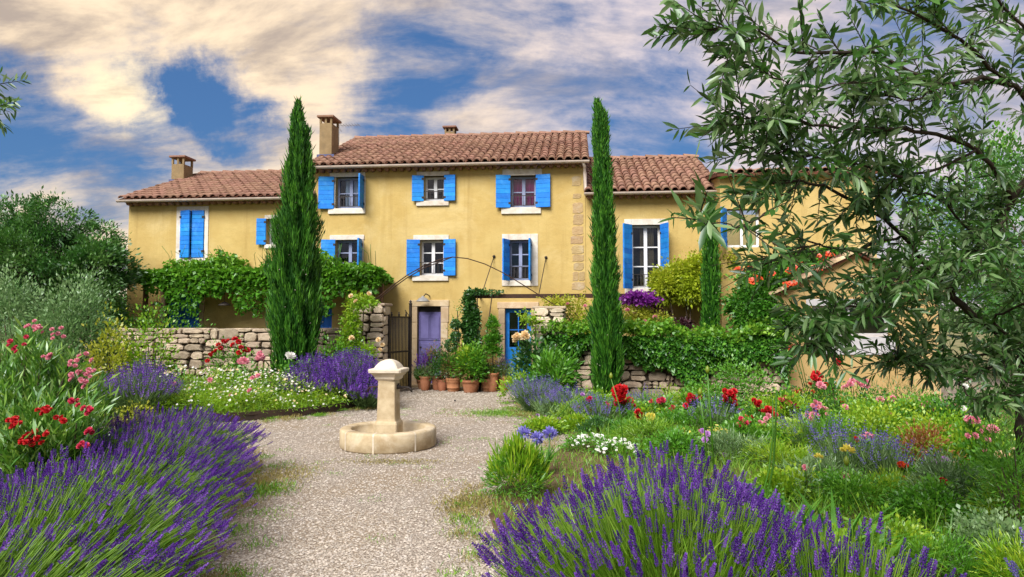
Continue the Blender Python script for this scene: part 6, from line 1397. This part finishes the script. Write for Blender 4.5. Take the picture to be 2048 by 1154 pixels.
stalk('allium stalk below the cream head with a closed bud', [(1690, 1060), (1692, 980), (1693, 930)], 5.4, True, .006)
# strap leaves
for (px, d_, h_, n, lb) in ((1570, 4.6, .56, 44, 'strap-leaved allium clump at the foot of the thick stalks'), (1670, 4.35, .62, 60, 'arching strap-leaved clump beside the violet lavender'), (1740, 4.15, .48, 46, 'arching strap-leaved clump in front of the lime ground cover'), (1500, 5.2, .36, 26, 'small strap-leaved clump behind the upright lavender'), (1900, 9.6, .75, 50, 'tall broad-leaved iris clump by the outhouse wall')):
    strap('strap_leaf_plant', lb, 'plant', at(px, 1000, d_).x, d_, h_, n, .045, 'mid_green', spread=.75)
# rust bush, ferns, fillers
x, y, h, r = spot(1840, 862, 7.3, 110); bush('rust_shrub', 'airy rust-coloured shrub among the green mounds', 'shrub', x, y, h, r, 'rust_leaf', 1300, .045, .016, 26, .2)
x, y, h, r = spot(1400, 770, 12.6, 120); bush('rose_bush', 'leafy rose bush without blooms before the ivy wall', 'rose', x, y, h, r, 'mid_green', 1500, .06, .034, 26)
x, y, h, r = spot(1480, 725, 13.0, 130); bush('rose_bush', 'tall leafy rose bush without blooms before the trumpet vine', 'rose', x, y, h, r, 'mid_green', 2000, .06, .034, 30)
FILL = [(1560, 800, 10.6, 150, 'lime'), (1680, 800, 10.3, 150, 'mid_green'), (1770, 812, 9.6, 150, 'lime'), (1850, 815, 9.2, 160, 'mid_green'), (1980, 800, 9.4, 150, 'mid_green'),
        (1500, 850, 9.0, 110, 'mid_green'), (1590, 855, 8.8, 130, 'lime'), (1670, 850, 8.6, 110, 'mid_green'), (1760, 835, 8.6, 150, 'lime'), (1900, 840, 8.4, 140, 'lime'), (1790, 780, 10.8, 130, 'dark_green'),
        (1380, 830, 10.2, 130, 'mid_green'), (1350, 880, 8.4, 110, 'mid_green'), (1560, 900, 7.8, 110, 'lime'), (1750, 900, 7.6, 120, 'mid_green'), (1930, 880, 7.4, 130, 'lime'), (2030, 880, 5.1, 120, 'mid_green'),
        (1570, 950, 6.6, 110, 'lime'), (1710, 960, 6.2, 130, 'mid_green'), (1800, 965, 6.2, 130, 'lime'), (1860, 985, 5.6, 120, 'mid_green'), (1960, 945, 5.9, 140, 'mid_green'), (2030, 980, 5.3, 120, 'lime'),
        (1510, 985, 6.0, 90, 'mid_green'), (1780, 1060, 4.6, 150, 'lime'), (1870, 1090, 4.4, 150, 'mid_green'), (1990, 1060, 4.5, 150, 'grey_green'), (1700, 1110, 4.1, 130, 'lime'), (2040, 1110, 4.1, 120, 'lime'),
        (1230, 800, 12.2, 110, 'mid_green'), (1180, 790, 12.4, 90, 'lime'), (1340, 790, 12.0, 120, 'lime'), (1290, 815, 11.0, 100, 'lime'), (1160, 840, 10.6, 60, 'lime'), (1265, 850, 9.8, 70, 'mid_green'), (1430, 800, 11.0, 110, 'dark_green'), (1085, 860, 10.3, 60, 'lime')]
FL = """needle-leaved lime mound below the scarlet and pink rose bush by the ivy
leafy green mound before the outhouse wall below the window
lime round-leaved mound in front of the outhouse corner
oval-leaved green mound under the drooping olive twigs
needle-leaved green mound behind the olive trunk
round-leaved green mound behind the blue-green feathery mound
oval-leaved lime mound between the pink rose column and the tall stalks
needle-leaved green mound at the foot of the pink rose column
round-leaved lime mound behind the pink and red roses
oval-leaved lime mound behind the rust-coloured shrub
needle-leaved dark mound against the outhouse wall
round-leaved green mound below the coral rose bush
oval-leaved green mound in front of the flat yellow flowers
needle-leaved lime mound beside the blue-green feathery mound
round-leaved green mound between the pink roses and the rust-coloured shrub
oval-leaved lime mound below the pink blooms near the olive trunk
needle-leaved green mound at the side of the olive trunk
round-leaved lime mound between the tall stalks and the grey feathery mound
oval-leaved green mound before the large cream allium
needle-leaved lime mound below the orange flowers
round-leaved green mound beside the dark red flower
oval-leaved green mound behind the silver feathery mound
needle-leaved lime mound before the olive trunk
round-leaved green mound behind the strap-leaved stalk clump
oval-leaved lime mound next to the arching strap leaves
needle-leaved green mound between lime mounds and the straggling lavender
silver-green round-leaved mound at the bed corner by the straggling lavender
oval-leaved lime mound in front of the arching strap leaves
needle-leaved lime mound at the bed corner below the olive
round-leaved green mound at the foot of the slim cypress
oval-leaved lime mound beside the peony bush
needle-leaved lime mound before the ivy wall and coral roses
round-leaved lime mound behind the low red rose
oval-leaved lime mound between the feathery mound and the gravel
needle-leaved green mound beside the round dark shrub
round-leaved dark mound under the leafy rose bush by the ivy
oval-leaved lime mound by the mauve flowers at the gravel""".split('\n')
for i, (px, pt, d_, w, mt) in enumerate(FILL):
    x, y, h, r = spot(px, pt, d_, w); q = i % 3; near = d_ < 6.5
    h = max(h * 1.18, .2); r *= 1.12
    bush('leafy_mound', FL[i], 'plant', x, y, h, r, mt, 3400 if near else 2600, (.05, .075, .045)[q] * (.75 if near else 1), (.022, .009, .028)[q] * (.75 if near else 1), 40, .2, ry=min(r, .8), group='filler mounds in the mixed bed')

# ------------------------------------------------------------------ grass and weeds
def blades(name, label, poly_test, n, x0, x1, y0, y1, h, mat, clump=0, w=.006, cat='grass'):
    if clump:
        C = np.c_[x0 + (x1 - x0) * RG.random(clump), y0 + (y1 - y0) * RG.random(clump)]; C = C[poly_test(C)]
        k = RG.integers(0, len(C), n); P = C[k] + RG.normal(size=(n, 2)) * .07
    else:
        P = np.c_[x0 + (x1 - x0) * RG.random(n), y0 + (y1 - y0) * RG.random(n)]; P = P[poly_test(P)]
    n = len(P); P = np.c_[P, np.zeros(n) + .012]; P[:, 2] = np.where(in_poly(P, BED_LB), .10, .012)
    D = unit(RG.normal(size=(n, 3)) * .38 + np.array([[0, 0, 1.0]])); L = h * (.4 + .9 * RG.random(n)); o = leaf_obj(name, P, D, L, w * (.7 + .6 * RG.random(n)), mat, None, .2)
    o['label'] = label; o['category'] = cat
blades('grass', 'fine green grass and self-sown seedlings between the flowers', lambda P: in_poly(P, BED_R), 60000, -.3, 8, 3, 14.5, .13, 'grass', 0, .007)
blades('tall_grass', 'taller loose grass among the flowers of the mixed bed', lambda P: in_poly(P, BED_R), 22000, 1.2, 8, 4, 12, .30, 'grass', 900, .006)
blades('seed_grass', 'pale seeding grass in the round bed', lambda P: in_poly(P, BED_LB), 9000, -8, -2.7, 11, 15, .22, 'lime', 0, .012)
blades('undergrowth', 'grass under the lavender row', lambda P: in_poly(P, BED_LF), 16000, -6, -1.2, 2.5, 9, .16, 'grass', 0, .007)
off_bed = lambda P: ~in_poly(P, BED_R) & ~in_poly(P, BED_LF) & ~in_poly(P, BED_LB)
near_edge = lambda P: off_bed(P) & (in_poly(P + np.array([[.38, 0]]), BED_R) | in_poly(P - np.array([[.45, .1]]), BED_LF) | in_poly(P + np.array([[-.3, .35]]), BED_LB))
blades('weeds', 'straw-coloured weeds along the edges of the gravel', near_edge, 7000, -4.5, 1.2, 4, 14, .07, 'dry_grass', 520, .006)
blades('green_weeds', 'small green weeds creeping onto the gravel edge', lambda P: near_edge(P), 5000, -4.5, 1.2, 4, 14, .06, 'grass', 420, .007)
blades('gravel_weeds', 'scattered tiny weeds in the gravel', off_bed, 2200, -3, 1.5, 4.4, 14, .035, 'grass', 90, .006)

def patch(name, label, px, py, rx, ry, n, h, mat):
    c = gp(px, py); P = np.c_[RG.normal(size=n) * rx * .5, RG.normal(size=n) * ry * .5, np.zeros(n)]; D = unit(RG.normal(size=(n, 3)) * .5 + np.array([[0, 0, 1.0]]))
    o = leaf_obj(name, P, D, h * (.4 + .9 * RG.random(n)), .006 + .004 * RG.random(n), mat, None, .25, loc=(c.x, c.y, .006)); o['label'] = label; o['category'] = 'weeds'
patch('weeds', 'green grass patch on the gravel before the gate pillar', 1010, 828, .75, .5, 2600, .07, 'grass')
patch('weeds', 'straw-coloured weed patch on the gravel beside the lavender row', 545, 960, .42, .7, 1500, .07, 'dry_grass')
patch('weeds', 'green weed tuft on the gravel beside the lavender row', 530, 985, .25, .35, 700, .09, 'grass')
patch('weeds', 'dry weed patch on the gravel beside the rosemary', 950, 1010, .30, .6, 1500, .06, 'dry_grass')
patch('weeds', 'thin weeds on the gravel behind the fountain basin', 700, 815, .9, .35, 1300, .05, 'dry_grass')
patch('weeds', 'brownish dry weeds on the gravel before the fountain', 790, 925, .7, .18, 800, .035, 'dry_grass')
